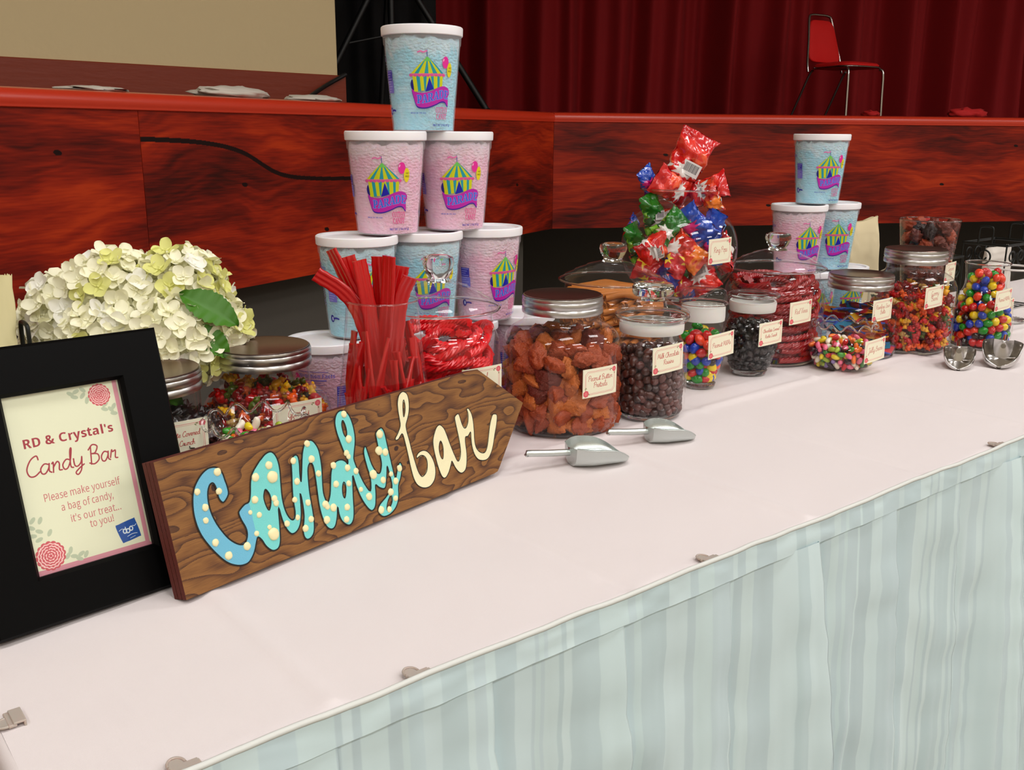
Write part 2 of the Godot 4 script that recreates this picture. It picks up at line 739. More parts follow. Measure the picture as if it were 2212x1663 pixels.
# base colours from dark to light along the grain; stretch = how long the grain runs
func wood_image(w: int, h: int, ramp: Gradient, stretch: float, bands: float, warp: float, seed_: int, fine := 0.25) -> Image:
	var big := FastNoiseLite.new()
	big.seed = seed_
	big.frequency = 1.0
	big.fractal_octaves = 3
	var thin := FastNoiseLite.new()
	thin.seed = seed_ + 7
	thin.frequency = 1.0
	thin.fractal_octaves = 2
	var data := PackedByteArray()
	data.resize(w * h * 3)
	var look: Array[Color] = []
	for k in 256:
		look.append(ramp.sample(k / 255.0))
	var at := 0
	for y in h:
		var fy := float(y) / h
		for x in w:
			var fx := float(x) / h
			var f := big.get_noise_2d(fx / stretch * 2.0, fy * 2.2) * warp + fy
			var ring := f * bands
			ring = ring - floor(ring)
			var edge := ring * ring
			var g := thin.get_noise_2d(fx * 6.0, fy * 160.0)
			var val := clampf(1.0 - edge * 0.75 + g * fine - 0.12, 0.0, 1.0)
			var c := look[int(val * 255.0)]
			data[at] = int(c.r * 255.0)
			data[at + 1] = int(c.g * 255.0)
			data[at + 2] = int(c.b * 255.0)
			at += 3
	return Image.create_from_data(w, h, false, Image.FORMAT_RGB8, data)


# varnished veneer: broad dark clouds and fine streaks along the grain
func veneer_image(w: int, h: int, ramp: Gradient, seed_: int) -> Image:
	var a := FastNoiseLite.new()
	a.seed = seed_
	a.frequency = 1.0
	a.fractal_octaves = 4
	var b := FastNoiseLite.new()
	b.seed = seed_ + 3
	b.frequency = 1.0
	b.fractal_octaves = 3
	var look: Array[Color] = []
	for k in 256:
		look.append(ramp.sample(k / 255.0))
	var data := PackedByteArray()
	data.resize(w * h * 3)
	var at := 0
	for y in h:
		var fy := float(y) / h
		for x in w:
			var fx := float(x) / h
			var bend := a.get_noise_2d(fx * 0.5 + 30.0, fy * 0.9) * 0.22
			var v := 0.56 + 0.62 * a.get_noise_2d(fx * 0.75, (fy + bend) * 2.0) + 0.26 * b.get_noise_2d(fx * 0.9 + 7.0, (fy + bend) * 15.0) + 0.20 * b.get_noise_2d(fx * 5.0, fy * 70.0)
			var c := look[int(clampf(v, 0.0, 1.0) * 255.0)]
			data[at] = int(c.r * 255.0)
			data[at + 1] = int(c.g * 255.0)
			data[at + 2] = int(c.b * 255.0)
			at += 3
	return Image.create_from_data(w, h, false, Image.FORMAT_RGB8, data)


func ramp(cols: Array, where: Array) -> Gradient:
	var g := Gradient.new()
	g.offsets = PackedFloat32Array(where)
	g.colors = PackedColorArray(cols)
	return g


# ---------------------------------------------------------------- the room

const CORNER := Vector2(3.61, -3.56)      # where the two faces of the stage front meet (x, z)
const ALONG_A := Vector2(0.9156, -0.402)   # the left face runs this way towards the corner
const ALONG_B := Vector2(0.905, 0.425)     # the right face runs this way from the corner
const STAGE := 1.272
const FASCIA_FOOT := 0.645
const ROOM := 4.2


func box_between(lo: Vector3, hi: Vector3, b := 0.004) -> Array:
	return [chamfer_box(hi - lo, b), (lo + hi) / 2.0]


func room_box(called: String, lo: Vector3, hi: Vector3, m: Material) -> void:
	var q := box_between(lo, hi)
	structure(called, q[0], m, q[1])


func hall() -> void:
	var plaster := bumpy(mat("hall_plaster", Color(0.84, 0.80, 0.72), 0.9), 0.03, 0.05, Vector3.ONE * 2.0)
	var floor_m := bumpy(mat("hall_floor", Color(0.52, 0.48, 0.44), 0.6), 0.02, 0.02, Vector3.ONE * 1.5)
	room_box("floor", Vector3(-4.7, -0.1, -10.2), Vector3(14.2, 0.0, 6.7), floor_m)
	room_box("ceiling", Vector3(-4.7, ROOM, -10.2), Vector3(14.2, ROOM + 0.15, 6.7), mat("ceiling_paint", Color(0.80, 0.79, 0.76), 0.9))
	room_box("wall_left", Vector3(-4.7, 0, -10.2), Vector3(-4.5, ROOM, 6.7), plaster)
	room_box("wall_right", Vector3(14.0, 0, -10.2), Vector3(14.2, ROOM, 6.7), plaster)
	room_box("wall_back", Vector3(-4.5, 0, -10.2), Vector3(14.0, ROOM, -10.0), mat("stage_black", Color(0.06, 0.055, 0.055), 0.9))
	room_box("wall_front", Vector3(-4.5, 0, 6.5), Vector3(14.0, ROOM, 6.7), plaster)


func stage_face(called: String, from: Vector2, along: Vector2, out: Vector2, length: float, panels: Array, looks: Array) -> void:
	# a face of varnished plywood sheets under a rounded nosing; from = its end on the viewer's left
	var yaw := -atan2(along.y, along.x)
	var root := Node3D.new()
	root.name = called
	root.set_meta("kind", "structure")
	root.position = Vector3(from.x, 0, from.y)
	root.rotation.y = yaw
	add_child(root)
	var x := 0.0
	for k in panels.size():
		var w: float = panels[k]
		var sh := Shape.new()
		var lo := Vector3(x + 0.001, FASCIA_FOOT, -0.03)
		var hi := Vector3(x + w - 0.001, STAGE - 0.05, 0.0)
		sh.flat4(Vector3(lo.x, lo.y, hi.z), Vector3(hi.x, lo.y, hi.z), Vector3(hi.x, hi.y, hi.z), Vector3(lo.x, hi.y, hi.z), Vector3.BACK)
		sh.flat4(Vector3(lo.x, lo.y, lo.z), Vector3(hi.x, lo.y, lo.z), Vector3(hi.x, lo.y, hi.z), Vector3(lo.x, lo.y, hi.z), Vector3.DOWN)
		sh.flat4(Vector3(lo.x, lo.y, lo.z), Vector3(lo.x, lo.y, hi.z), Vector3(lo.x, hi.y, hi.z), Vector3(lo.x, hi.y, lo.z), Vector3.LEFT)
		sh.flat4(Vector3(hi.x, lo.y, lo.z), Vector3(hi.x, lo.y, hi.z), Vector3(hi.x, hi.y, hi.z), Vector3(hi.x, hi.y, lo.z), Vector3.RIGHT)
		sh.flat4(Vector3(lo.x, lo.y, lo.z), Vector3(hi.x, lo.y, lo.z), Vector3(hi.x, hi.y, lo.z), Vector3(lo.x, hi.y, lo.z), Vector3.FORWARD)
		part(root, "panel", sh.mesh(), looks[k % looks.size()])
		x += w
	var nose := Shape.new()
	var sec := smooth(pts("-60,0 -14,0 -3,-4 6,-14 9,-28 6,-42 0,-50 -60,-50"), true, 3)
	sweep_into(nose, PackedVector3Array([Vector3(0, STAGE, 0), Vector3(length * 0.5, STAGE, 0), Vector3(length, STAGE, 0)]), flip_x(sec))
	part(root, "nosing", nose.mesh(), looks[-1])


func flip_x(p: PackedVector2Array) -> PackedVector2Array:
	var out := PackedVector2Array()
	for q in p:
		out.append(Vector2(q.x, q.y))
	return out


func stage() -> void:
	var tones := ramp([Color(0.19, 0.030, 0.014), Color(0.38, 0.066, 0.022), Color(0.57, 0.125, 0.034), Color(0.72, 0.21, 0.055)], [0.0, 0.30, 0.65, 1.0])
	var looks: Array = []
	for k in 3:
		var im := veneer_image(1280, 288, tones, 21 + k * 5)
		blemish(im, k)
		var m := painted("stage_wood_%s" % ["first", "second", "third"][k], im, 0.5)
		m.metallic_specular = 0.3
		m.clearcoat_enabled = true
		m.clearcoat = 0.12
		m.clearcoat_roughness = 0.2
		looks.append(m)
	var nose := bumpy(mat("stage_nosing", Color(0.80, 0.19, 0.055), 0.28), 0.02, 0.03, Vector3(0.6, 6, 6))
	nose.clearcoat_enabled = true
	nose.clearcoat = 0.5
	var a0 := CORNER - ALONG_A * 8.9
	stage_face("wall_stage_left", a0, ALONG_A, Vector2.ZERO, 8.9, [3.18, 2.86, 2.86], [looks[2], looks[1], looks[0], nose])
	stage_face("wall_stage_right", CORNER, ALONG_B, Vector2.ZERO, 11.47, [3.3, 2.8, 2.7, 2.67], [looks[1], looks[2], nose])
	# the floor of the stage and the set-back wall under it
	var b1 := CORNER + ALONG_B * 11.47
	var in_a := Vector2(-0.402, -0.9156) * 0.03
	var in_b := Vector2(0.425, -0.905) * 0.03
	var deck := Shape.new()
	slab_into(deck, PackedVector2Array([Vector2(-4.5, -a0.y + 0.05), Vector2(CORNER.x, -CORNER.y + 0.04), Vector2(13.99, -b1.y + 0.05), Vector2(13.99, 9.9), Vector2(-4.5, 9.9)]), STAGE - 0.06, STAGE - 0.004)
	var d := structure("floor_stage", deck.mesh(), bumpy(mat("stage_floor", Color(0.34, 0.16, 0.08), 0.45), 0.02, 0.02, Vector3.ONE))
	d.rotation.x = -PI / 2
	for side in 2:
		var along := ALONG_A if side == 0 else ALONG_B
		var from := a0 if side == 0 else CORNER
		var back := Vector2(along.y, -along.x) * (0.22 if side == 0 else 1.3)
		var length := 8.9 if side == 0 else 11.47
		var q := chamfer_box(Vector3(length, STAGE - 0.07, 0.08), 0.003)
		var mid := from + along * length / 2.0 + back
		structure("wall_kick_left" if side == 0 else "wall_kick_right", q, bumpy(mat("kick_grey", Color(0.33, 0.31, 0.28), 0.85), 0.03, 0.05, Vector3.ONE * 2), Vector3(mid.x, (STAGE - 0.07) / 2, mid.y), -atan2(along.y, along.x))
	# the pale wall beside the stage opening, with its brown skirting board
	var wa := Vector2(2.418, -3.784)
	var dir := Vector2(0.99, -0.142)
	var n := Vector2(0.142, 0.99)
	var length2 := 7.0
	var mid2 := wa - dir * length2 / 2.0 - n * 0.1
	var plaster := bumpy(mat("stage_plaster", Color(0.83, 0.75, 0.58), 0.92), 0.04, 0.08, Vector3.ONE * 2.0, 4)
	structure("wall_proscenium", chamfer_box(Vector3(length2, ROOM - STAGE, 0.2), 0.006), plaster, Vector3(mid2.x, (ROOM + STAGE) / 2, mid2.y), -atan2(dir.y, dir.x))
	var bm := bumpy(mat("baseboard_brown", Color(0.50, 0.17, 0.045), 0.55), 0.03, 0.06, Vector3(1, 5, 1))
	var mid3 := wa - dir * (length2 / 2.0 - 0.03) + n * 0.012
	structure("baseboard_proscenium", chamfer_box(Vector3(length2, 0.155, 0.024), 0.004), bm, Vector3(mid3.x, STAGE + 0.0775, mid3.y), -atan2(dir.y, dir.x))


# dark veins and knots of the veneer
func blemish(im: Image, k: int) -> void:
	var dark := Color(0.10, 0.018, 0.012)
	var spots := [[0.30, 0.72], [0.302, 0.86], [0.62, 0.2], [0.85, 0.55], [0.15, 0.4]] if k == 0 else [[0.2, 0.3], [0.26, 0.34], [0.55, 0.12], [0.75, 0.6], [0.9, 0.2], [0.4, 0.8]]
	for s in spots:
		oval(im, Vector2(s[0] * im.get_width(), s[1] * im.get_height()), Vector2(6.0, 3.6), dark, 0.2)
	if k == 0:
		pen(im, smooth(PackedVector2Array([Vector2(0, 40), Vector2(110, 46), Vector2(190, 62), Vector2(270, 100), Vector2(360, 112), Vector2(480, 116)]), false, 6), 7.0, dark)


func curtain_mesh(a: Vector2, b: Vector2, y0: float, y1: float, seed_: int, deep: float, wave: float) -> ArrayMesh:
	var sh := Shape.new()
	var n := FastNoiseLite.new()
	n.seed = seed_
	n.frequency = 1.0
	n.fractal_octaves = 2
	var dir := (b - a).normalized()
	var out := Vector2(-dir.y, dir.x)
	var length := (b - a).length()
	sh.sheet(int(length * 60), 10, func(u: float, w: float) -> Vector3:
		var s := u * length
		var flow := s + 0.05 * n.get_noise_2d(s * 1.7, w * 0.6)
		var f := sin(flow / wave * TAU + 2.2 * n.get_noise_1d(s * 0.9)) * (0.7 + 0.5 * n.get_noise_1d(s * 1.3 + 40.0)) + 0.35 * sin(flow / wave * TAU * 2.3)
		var p := a + dir * s + out * deep * f * (1.0 - 0.25 * w)
		return Vector3(p.x, lerpf(y0, y1, w), p.y))
	return sh.mesh()


func curtains() -> void:
	var red := mat("curtain_red", Color(0.60, 0.022, 0.06), 0.85)
	red.rim_enabled = true
	red.rim = 0.3
	red.rim_tint = 0.8
	var o := Vector2(5.0, -6.95)
	var d := Vector2(0.86, 0.51)
	solo("stage_curtain", "dark red velvet curtain hanging in deep folds across the back of the stage", "curtain", curtain_mesh(o - d * 4.6, o + d * 9.5, STAGE + 0.012, ROOM - 0.02, 5, 0.19, 0.56), red, Transform3D.IDENTITY)
	var black := mat("drape_black", Color(0.022, 0.012, 0.014), 0.95)
	solo("wing_drape", "black wing drape hanging behind the end of the pale wall", "curtain", curtain_mesh(Vector2(1.7, -5.8), Vector2(3.62, -4.70), STAGE + 0.012, ROOM - 0.02, 8, 0.05, 0.3), black, Transform3D.IDENTITY)


# ---------------------------------------------------------------- the table

const ENDS := [0.1, 3.15]
const DEEP := 0.76


func table() -> void:
	var wood := mat("table_laminate", Color(0.45, 0.36, 0.27), 0.5)
	var steel := mat("table_steel", Color(0.32, 0.32, 0.33), 0.4, 0.7)
	var mid := (ENDS[0] + ENDS[1]) / 2.0
	var t := thing("banquet_table", "long banquet table hidden under the white cloth and pleated skirt", "table", Vector3(mid, 0, -DEEP / 2))
	var long: float = ENDS[1] - ENDS[0]
	part(t, "tabletop", chamfer_box(Vector3(long - 0.01, 0.03, DEEP - 0.01), 0.004), wood, Vector3(0, TOP - 0.0195, 0))
	for sx in [-1, 1]:
		for sz in [-1, 1]:
			part(t, "leg", tube(PackedVector3Array([Vector3(sx * (long / 2 - 0.3), 0.0, sz * 0.28), Vector3(sx * (long / 2 - 0.3), TOP - 0.033, sz * 0.28)]), 0.014), steel)

	var cloth := bumpy(mat("white_tablecloth", Color(0.90, 0.865, 0.86), 0.85), 0.25, 0.018, Vector3.ONE * 40.0, 3)
	var n := FastNoiseLite.new()
	n.seed = 9
	n.frequency = 1.0
	var folds := [0.31, 0.632, 0.925, 1.18, 1.50, 1.85, 2.2, 2.6]
	var lie := func(x: float, z: float) -> float:
		var y := 0.0016 * n.get_noise_2d(x * 4.0, z * 4.0)
		for k in folds.size():
			var d: float = (x - folds[k] - 0.008 * z) / 0.009
			if absf(d) < 3.5:
				y += (0.0034 if k % 2 == 0 else -0.0026) * exp(-d * d)
		var e := (z + 0.385 - 0.012 * sin(x * 3.0)) / 0.009
		if absf(e) < 3.5:
			y += 0.0032 * exp(-e * e)
		return y
	var edge := PackedVector2Array([Vector2(-DEEP - 0.008, 0.55), Vector2(-DEEP - 0.007, TOP - 0.02), Vector2(-DEEP - 0.002, TOP - 0.004)])
	var rows := 110
	for k in rows + 1:
		edge.append(Vector2(lerpf(-DEEP + 0.006, -0.008, float(k) / rows), TOP))
	edge.append_array(PackedVector2Array([Vector2(-0.003, TOP - 0.0006), Vector2(0.001, TOP - 0.003), Vector2(0.004, TOP - 0.008), Vector2(0.005, TOP - 0.02), Vector2(0.005, 0.60)]))
	var sh := Shape.new()
	sh.sheet(560, edge.size() - 1, func(u: float, w: float) -> Vector3:
		var p := edge[int(round(w * (edge.size() - 1)))]
		var x := lerpf(ENDS[0], ENDS[1], u)
		return Vector3(x, p.y + (lie.call(x, p.x) if p.y >= TOP - 0.0001 else 0.0), p.x), false, true)
	var cap := [Vector2(ENDS[0], TOP), Vector2(ENDS[0] - 0.004, TOP - 0.001), Vector2(ENDS[0] - 0.008, TOP - 0.006), Vector2(ENDS[0] - 0.009, TOP - 0.02), Vector2(ENDS[0] - 0.009, 0.6)]
	sh.sheet(40, 4, func(u: float, w: float) -> Vector3:
		var p: Vector2 = cap[int(round(w * 4))]
		return Vector3(p.x, p.y, lerpf(-DEEP, 0.002, u)), false, false)
	solo("tablecloth", "white tablecloth with ironed fold lines covering the long table", "tablecloth", sh.mesh(), cloth, Transform3D.IDENTITY)
	skirt()
	for c in [[0.19, "white plastic skirt clip on the table edge nearest the table corner", 0.1], [0.383, "white plastic skirt clip on the table edge below the arrow sign's tail", 0.0], [0.742, "skirt clip half hidden behind the skirt's top edge, below the scoops", 0.0], [1.368, "skirt clip at the table edge below the far shiny scoops", 0.0]]:
		clip(Vector3(c[0], TOP, -0.006), 0.0, c[1])
	clip(Vector3(ENDS[0] + 0.004, TOP, -0.135), PI / 2, "white plastic skirt clip on the short end of the table, below the black frame")


func clip(at: Vector3, turn: float, label: String) -> void:
	var m := mat("clip_plastic", Color(0.72, 0.66, 0.62), 0.25)
	m.subsurf_scatter_enabled = true
	m.subsurf_scatter_strength = 0.2
	var t := thing("skirt_clip", label, "clip", at, turn, "skirt clips along the table edge")
	part(t, "jaw", chamfer_box(Vector3(0.021, 0.0025, 0.006), 0.0006), m, Vector3(0, 0.0030, 0.004))
	part(t, "front_jaw", chamfer_box(Vector3(0.021, 0.016, 0.0018), 0.0005), m, Vector3(0, -0.004, 0.0125))
	part(t, "bridge", chamfer_box(Vector3(0.021, 0.0018, 0.009), 0.0005), m, Vector3(0, 0.0046, 0.009))
	var loop: Array = []
	for k in 13:
		var a := PI * k / 12.0
		loop.append(Vector3(cos(a) * 0.0062 - 0.004, 0.0038, 0.001 - sin(a) * 0.0085))
	part(t, "tab", tube(bend(loop, 2), 0.0011, 6), m)
	part(t, "tab_web", lathe("0,0 5.6,0 5.6,0.6 0,0.6", 16), m, Vector3(-0.004, 0.0032, -0.0005))


func skirt() -> void:
	var im := Image.create(2048, 4, false, Image.FORMAT_RGB8)
	var r := RandomNumberGenerator.new()
	r.seed = 77
	var x := 0
	var light := true
	while x < 2048:
		var w := r.randi_range(3, 9) if r.randf() < 0.5 else r.randi_range(10, 26)
		var k := r.randf_range(0.0, 0.025)
		im.fill_rect(Rect2i(x, 0, w, 4), Color(0.82 - k, 0.90 - k, 0.905 - k) if light else Color(0.775 - k, 0.855 - k, 0.87 - k))
		x += w
		light = not light
	var m := painted("skirt_satin", im, 0.55)
	m.rim_enabled = true
	m.rim = 0.25
	var t := thing("table_skirt", "pale mint satin-striped pleated skirt hanging from the front edge of the table", "table skirt", Vector3.ZERO)
	var n := FastNoiseLite.new()
	n.seed = 3
	n.frequency = 1.0
	n.fractal_octaves = 2
	var lo: float = ENDS[0] - 0.012
	var long: float = ENDS[1] - lo
	var top := func(px: float) -> float: return 0.7475 + 0.0022 * n.get_noise_1d(px * 6.0)
	# flat header with a piped top edge
	var h := Shape.new()
	h.sheet(500, 6, func(u: float, w: float) -> Vector3:
		var px := lo + u * long
		var y: float = lerpf(top.call(px), 0.7195 + 0.0012 * n.get_noise_1d(px * 9.0 + 30.0), w)
		return Vector3(px, y, 0.0115 + 0.003 * w + 0.0012 * n.get_noise_2d(px * 14.0, w)), false, true)
	h.sheet(500, 1, func(u: float, w: float) -> Vector3:
		var px := lo + u * long
		return Vector3(px, 0.7195 + 0.0012 * n.get_noise_1d(px * 9.0 + 30.0), lerpf(0.0145, 0.008, w) + 0.0012 * n.get_noise_2d(px * 14.0, 1.0)), false, true)
	part(t, "header", h.mesh(), m)
	var welt := PackedVector3Array()
	for k in 301:
		var px := lo + long * k / 300.0
		welt.append(Vector3(px, top.call(px), 0.0105 + 0.0012 * n.get_noise_1d(px * 14.0)))
	part(t, "piping", tube(welt, 0.0026, 8), mat("skirt_piping", Color(0.84, 0.85, 0.83), 0.7))
	# the pleated fall: knife pleats that open towards the floor
	var pleats := [lo, 0.30, 0.449, 0.604, 0.763, 0.914, 1.08, 1.24, 1.405, 1.57, 1.73, 1.88, 2.04, 2.2, 2.36, 2.52, 2.68, 2.84, 3.0, 3.2]
	var strong := [0.5, 0.6, 0.7, 0.9, 0.6, 2.6, 1.1, 0.8, 2.5, 1.0, 1.3, 0.9, 1.4, 1.0, 1.2, 1.1, 1.1, 1.1, 1.1, 1.1]
	var fall := Shape.new()
	fall.sheet(1300, 30, func(u: float, w: float) -> Vector3:
		var px := lo + u * long
		var drop := pow(w, 0.8)
		var lean := 0.03 * w
		var k := 0
		while k + 1 < pleats.size() - 1 and pleats[k + 1] + lean * (0.5 if strong[k + 1] < 1.0 else 0.7) < px:
			k += 1
		var a: float = pleats[k] + (lean * 0.5 if k > 0 else 0.0)
		var f := clampf((px - a) / 0.157, 0.0, 1.0)
		var s: float = strong[k]
		var s2: float = strong[mini(k + 1, strong.size() - 1)]
		# each pleat tucks in after its fold, then swells out to the next
		var z := 0.010 + 0.022 * drop + (0.006 + 0.046 * drop) * (s2 * smoothstep(0.35, 1.0, f) * 0.5 - s * (1.0 - smoothstep(0.0, 0.16, f)) * 0.35)
		z += (0.0015 + 0.014 * drop) * n.get_noise_2d(px * 11.0, w * 0.7) + (0.0008 + 0.007 * drop) * n.get_noise_2d(px * 26.0 + 9.0, w * 0.9)
		z += 0.006 * n.get_noise_2d(px * 5.0 + w * 2.0, w * 9.0 - px * 4.0) * smoothstep(0.0, 0.15, w) * (1.0 - drop * 0.6)
		return Vector3(px, lerpf(0.7225, 0.02, w), maxf(z, 0.007 + 0.004 * f)), false, true)
	part(t, "pleated_fall", fall.mesh(), m)


# ---------------------------------------------------------------- on the stage

func stage_things() -> void:
	red_chair()
	var cord: Array = [Vector3(2.44, STAGE + 0.16, -3.75), Vector3(2.30, STAGE + 0.10, -3.70), Vector3(2.1, STAGE + 0.035, -3.5), Vector3(1.98, STAGE + 0.022, -3.30), Vector3(1.85, STAGE + 0.008, -3.15), Vector3(1.6, STAGE + 0.006, -3.1)]
	solo("power_cord", "black cord trailing down from the corner of the pale wall onto the stage", "cord", tube(bend(cord, 6), 0.010, 6), mat("cord_black", Color(0.02, 0.02, 0.022), 0.6), Transform3D.IDENTITY)
	tripod()
	# white sheets dropped along the lip of the stage
	var white := mat("dropped_cloth", Color(0.82, 0.79, 0.74), 0.9)
	var lumps := [[6.98, 0.14, 0.016, "low white cloth bundle lying on the stage edge at the far left"], [6.55, 0.17, 0.024, "white cloth lying on the stage edge above the black frame"], [5.98, 0.12, 0.011, "thin white folded cloth on the stage edge above the hydrangeas"], [5.10, 0.30, 0.022, "long white cloth mound on the stage edge below the brown skirting board"], [4.42, 0.20, 0.014, "white cloth on the stage edge beside the black cord"]]
	for k in lumps.size():
		var s: Array = lumps[k]
		var p: Vector2 = CORNER - ALONG_A * (8.9 - s[0]) + Vector2(ALONG_A.y, -ALONG_A.x) * 0.11
		var sh := Shape.new()
		blob_into(sh, Vector3(s[1], s[2], 0.07), 0.25, 2.2, 60 + k, 22, 12)
		solo("dropped_cloth", s[3], "cloth", sh.mesh(), white, Transform3D(Basis(Vector3.UP, -atan2(ALONG_A.y, ALONG_A.x)), Vector3(p.x, STAGE + s[2] * 0.75, p.y)), "white cloths along the stage edge")
	var red := mat("red_cloth", Color(0.75, 0.07, 0.08), 0.8)
	for s in [[2.76, 0.13, 0.035, "crumpled red cloth on the stage edge near the right of the curtain"], [2.08, 0.05, 0.022, "scrap of red cloth on the stage between the chair and the larger red cloth"]]:
		var p: Vector2 = CORNER + ALONG_B * s[0] + Vector2(ALONG_B.y, -ALONG_B.x) * 0.22
		solo("red_cloth", s[3], "cloth", blob(Vector3(s[1], s[2], 0.06), 0.4, 2.4, 70, 18, 10), red, Transform3D(Basis(Vector3.UP, -atan2(ALONG_B.y, ALONG_B.x)), Vector3(p.x, STAGE + s[2] * 0.7, p.y)))


func tripod() -> void:
	var m := mat("tripod_black", Color(0.018, 0.021, 0.021), 0.5)
	var t := thing("tripod_stand", "black tripod stand in the dark beside the red curtain, behind the top tub", "tripod stand", Vector3(3.245, STAGE, -4.62))
	part(t, "pole", tube(PackedVector3Array([Vector3(0, 0.42, 0), Vector3(0, 1.9, 0)]), 0.02, 10), m)
	part(t, "collar", lathe("0,0 30,0 34,10 34,60 30,70 0,70", 14), m, Vector3(0, 0.80, 0))
	for d in [Vector3(0.503, 0, 0.275), Vector3(-0.48, 0, -0.10), Vector3(0.03, 0, -0.19)]:
		var l := part(t, "leg", tube(PackedVector3Array([Vector3(0, 0.845, 0) + d * 0.05, d + Vector3(0, 0.02, 0)]), 0.019, 8), m)
		part(l, "rubber_foot", blob(Vector3(0.028, 0.02, 0.028)), m, d + Vector3(0, 0.02, 0))
		part(t, "brace", tube(PackedVector3Array([Vector3(0, 0.45, 0), d * 0.55 + Vector3(0, 0.39, 0)]), 0.009, 6), m)


func red_chair() -> void:
	var cloth := bumpy(mat("chair_red", Color(0.93, 0.06, 0.055), 0.7), 0.2, 0.03, Vector3.ONE * 14.0)
	var chrome := mat("chair_chrome", Color(0.72, 0.70, 0.69), 0.16, 1.0)
	var t := thing("banquet_chair", "red padded banquet chair with chrome legs standing alone on the stage", "chair", Vector3(7.28, STAGE, -4.21), deg_to_rad(-38.7 + 33.0))
	t.scale = Vector3(1.0, 0.97, 0.97)
	# front is +z, seat 0.45 high
	var seat := Shape.new()
	seat.sheet(28, 8, func(u: float, w: float) -> Vector3:
		var a := u * TAU
		var c := signf(cos(a)) * pow(absf(cos(a)), 0.45)
		var s := signf(sin(a)) * pow(absf(sin(a)), 0.45)
		var r := [0.0, 0.6, 0.93, 1.0, 1.0, 0.97, 0.9, 0.5, 0.0][int(round(w * 8))] as float
		var y := [0.056, 0.054, 0.042, 0.028, 0.012, 0.004, 0.0, 0.0, 0.0][int(round(w * 8))] as float
		return Vector3(c * r * (0.205 + 0.015 * s), y, s * r * 0.215), true, true)
	part(t, "seat", seat.mesh(), cloth, Vector3(0, 0.42, 0.02))
	var band: Array = []
	for k in 29:
		var a := TAU * k / 28.0
		var c := signf(cos(a)) * pow(absf(cos(a)), 0.45)
		var s := signf(sin(a)) * pow(absf(sin(a)), 0.45)
		band.append(Vector3(c * (0.211 + 0.015 * s), 0.43, 0.02 + s * 0.221))
	part(t, "seat_rim", tube(bend(band, 1), 0.008, 6), chrome)
	var back := Shape.new()
	back.sheet(24, 8, func(u: float, w: float) -> Vector3:
		var k := int(round(w * 8))
		var d: float = [0.0, 0.7, 0.96, 1.0, 1.0, 0.96, 0.7, 0.3, 0.0][k]
		var z: float = [0.026, 0.025, 0.018, 0.008, -0.008, -0.014, -0.016, -0.016, -0.016][k]
		var a := u * TAU
		var c := signf(cos(a)) * pow(absf(cos(a)), 0.35)
		var s := signf(sin(a)) * pow(absf(sin(a)), 0.35)
		var y := 0.655 + s * 0.175 * d
		var half := lerpf(0.198, 0.138, (y - 0.48) / 0.35)
		return Vector3(c * half * d, y, z - 0.20 - (y - 0.45) * 0.22), true, true)
	part(t, "backrest", back.mesh(), cloth)
	part(t, "backrest_frame", tube(bend([Vector3(-0.205, 0.40, -0.19), Vector3(-0.203, 0.48, -0.207), Vector3(-0.165, 0.67, -0.248), Vector3(-0.136, 0.835, -0.284), Vector3(-0.10, 0.868, -0.292), Vector3(0, 0.872, -0.293), Vector3(0.10, 0.868, -0.292), Vector3(0.136, 0.835, -0.284), Vector3(0.165, 0.67, -0.248), Vector3(0.203, 0.48, -0.207), Vector3(0.205, 0.40, -0.19)], 5), 0.011, 8), chrome)
	for s in [-1.0, 1.0]:
		part(t, "leg", tube(bend([Vector3(s * 0.2, 0.415, 0.2), Vector3(s * 0.212, 0.39, 0.23), Vector3(s * 0.214, 0.2, 0.238), Vector3(s * 0.216, 0.0, 0.245)], 4), 0.011, 8), chrome)
		part(t, "leg", tube(bend([Vector3(s * 0.2, 0.41, -0.14), Vector3(s * 0.206, 0.38, -0.17), Vector3(s * 0.208, 0.2, -0.26), Vector3(s * 0.21, 0.0, -0.36)], 4), 0.011, 8), chrome)


# ---------------------------------------------------------------- the frame and the sign

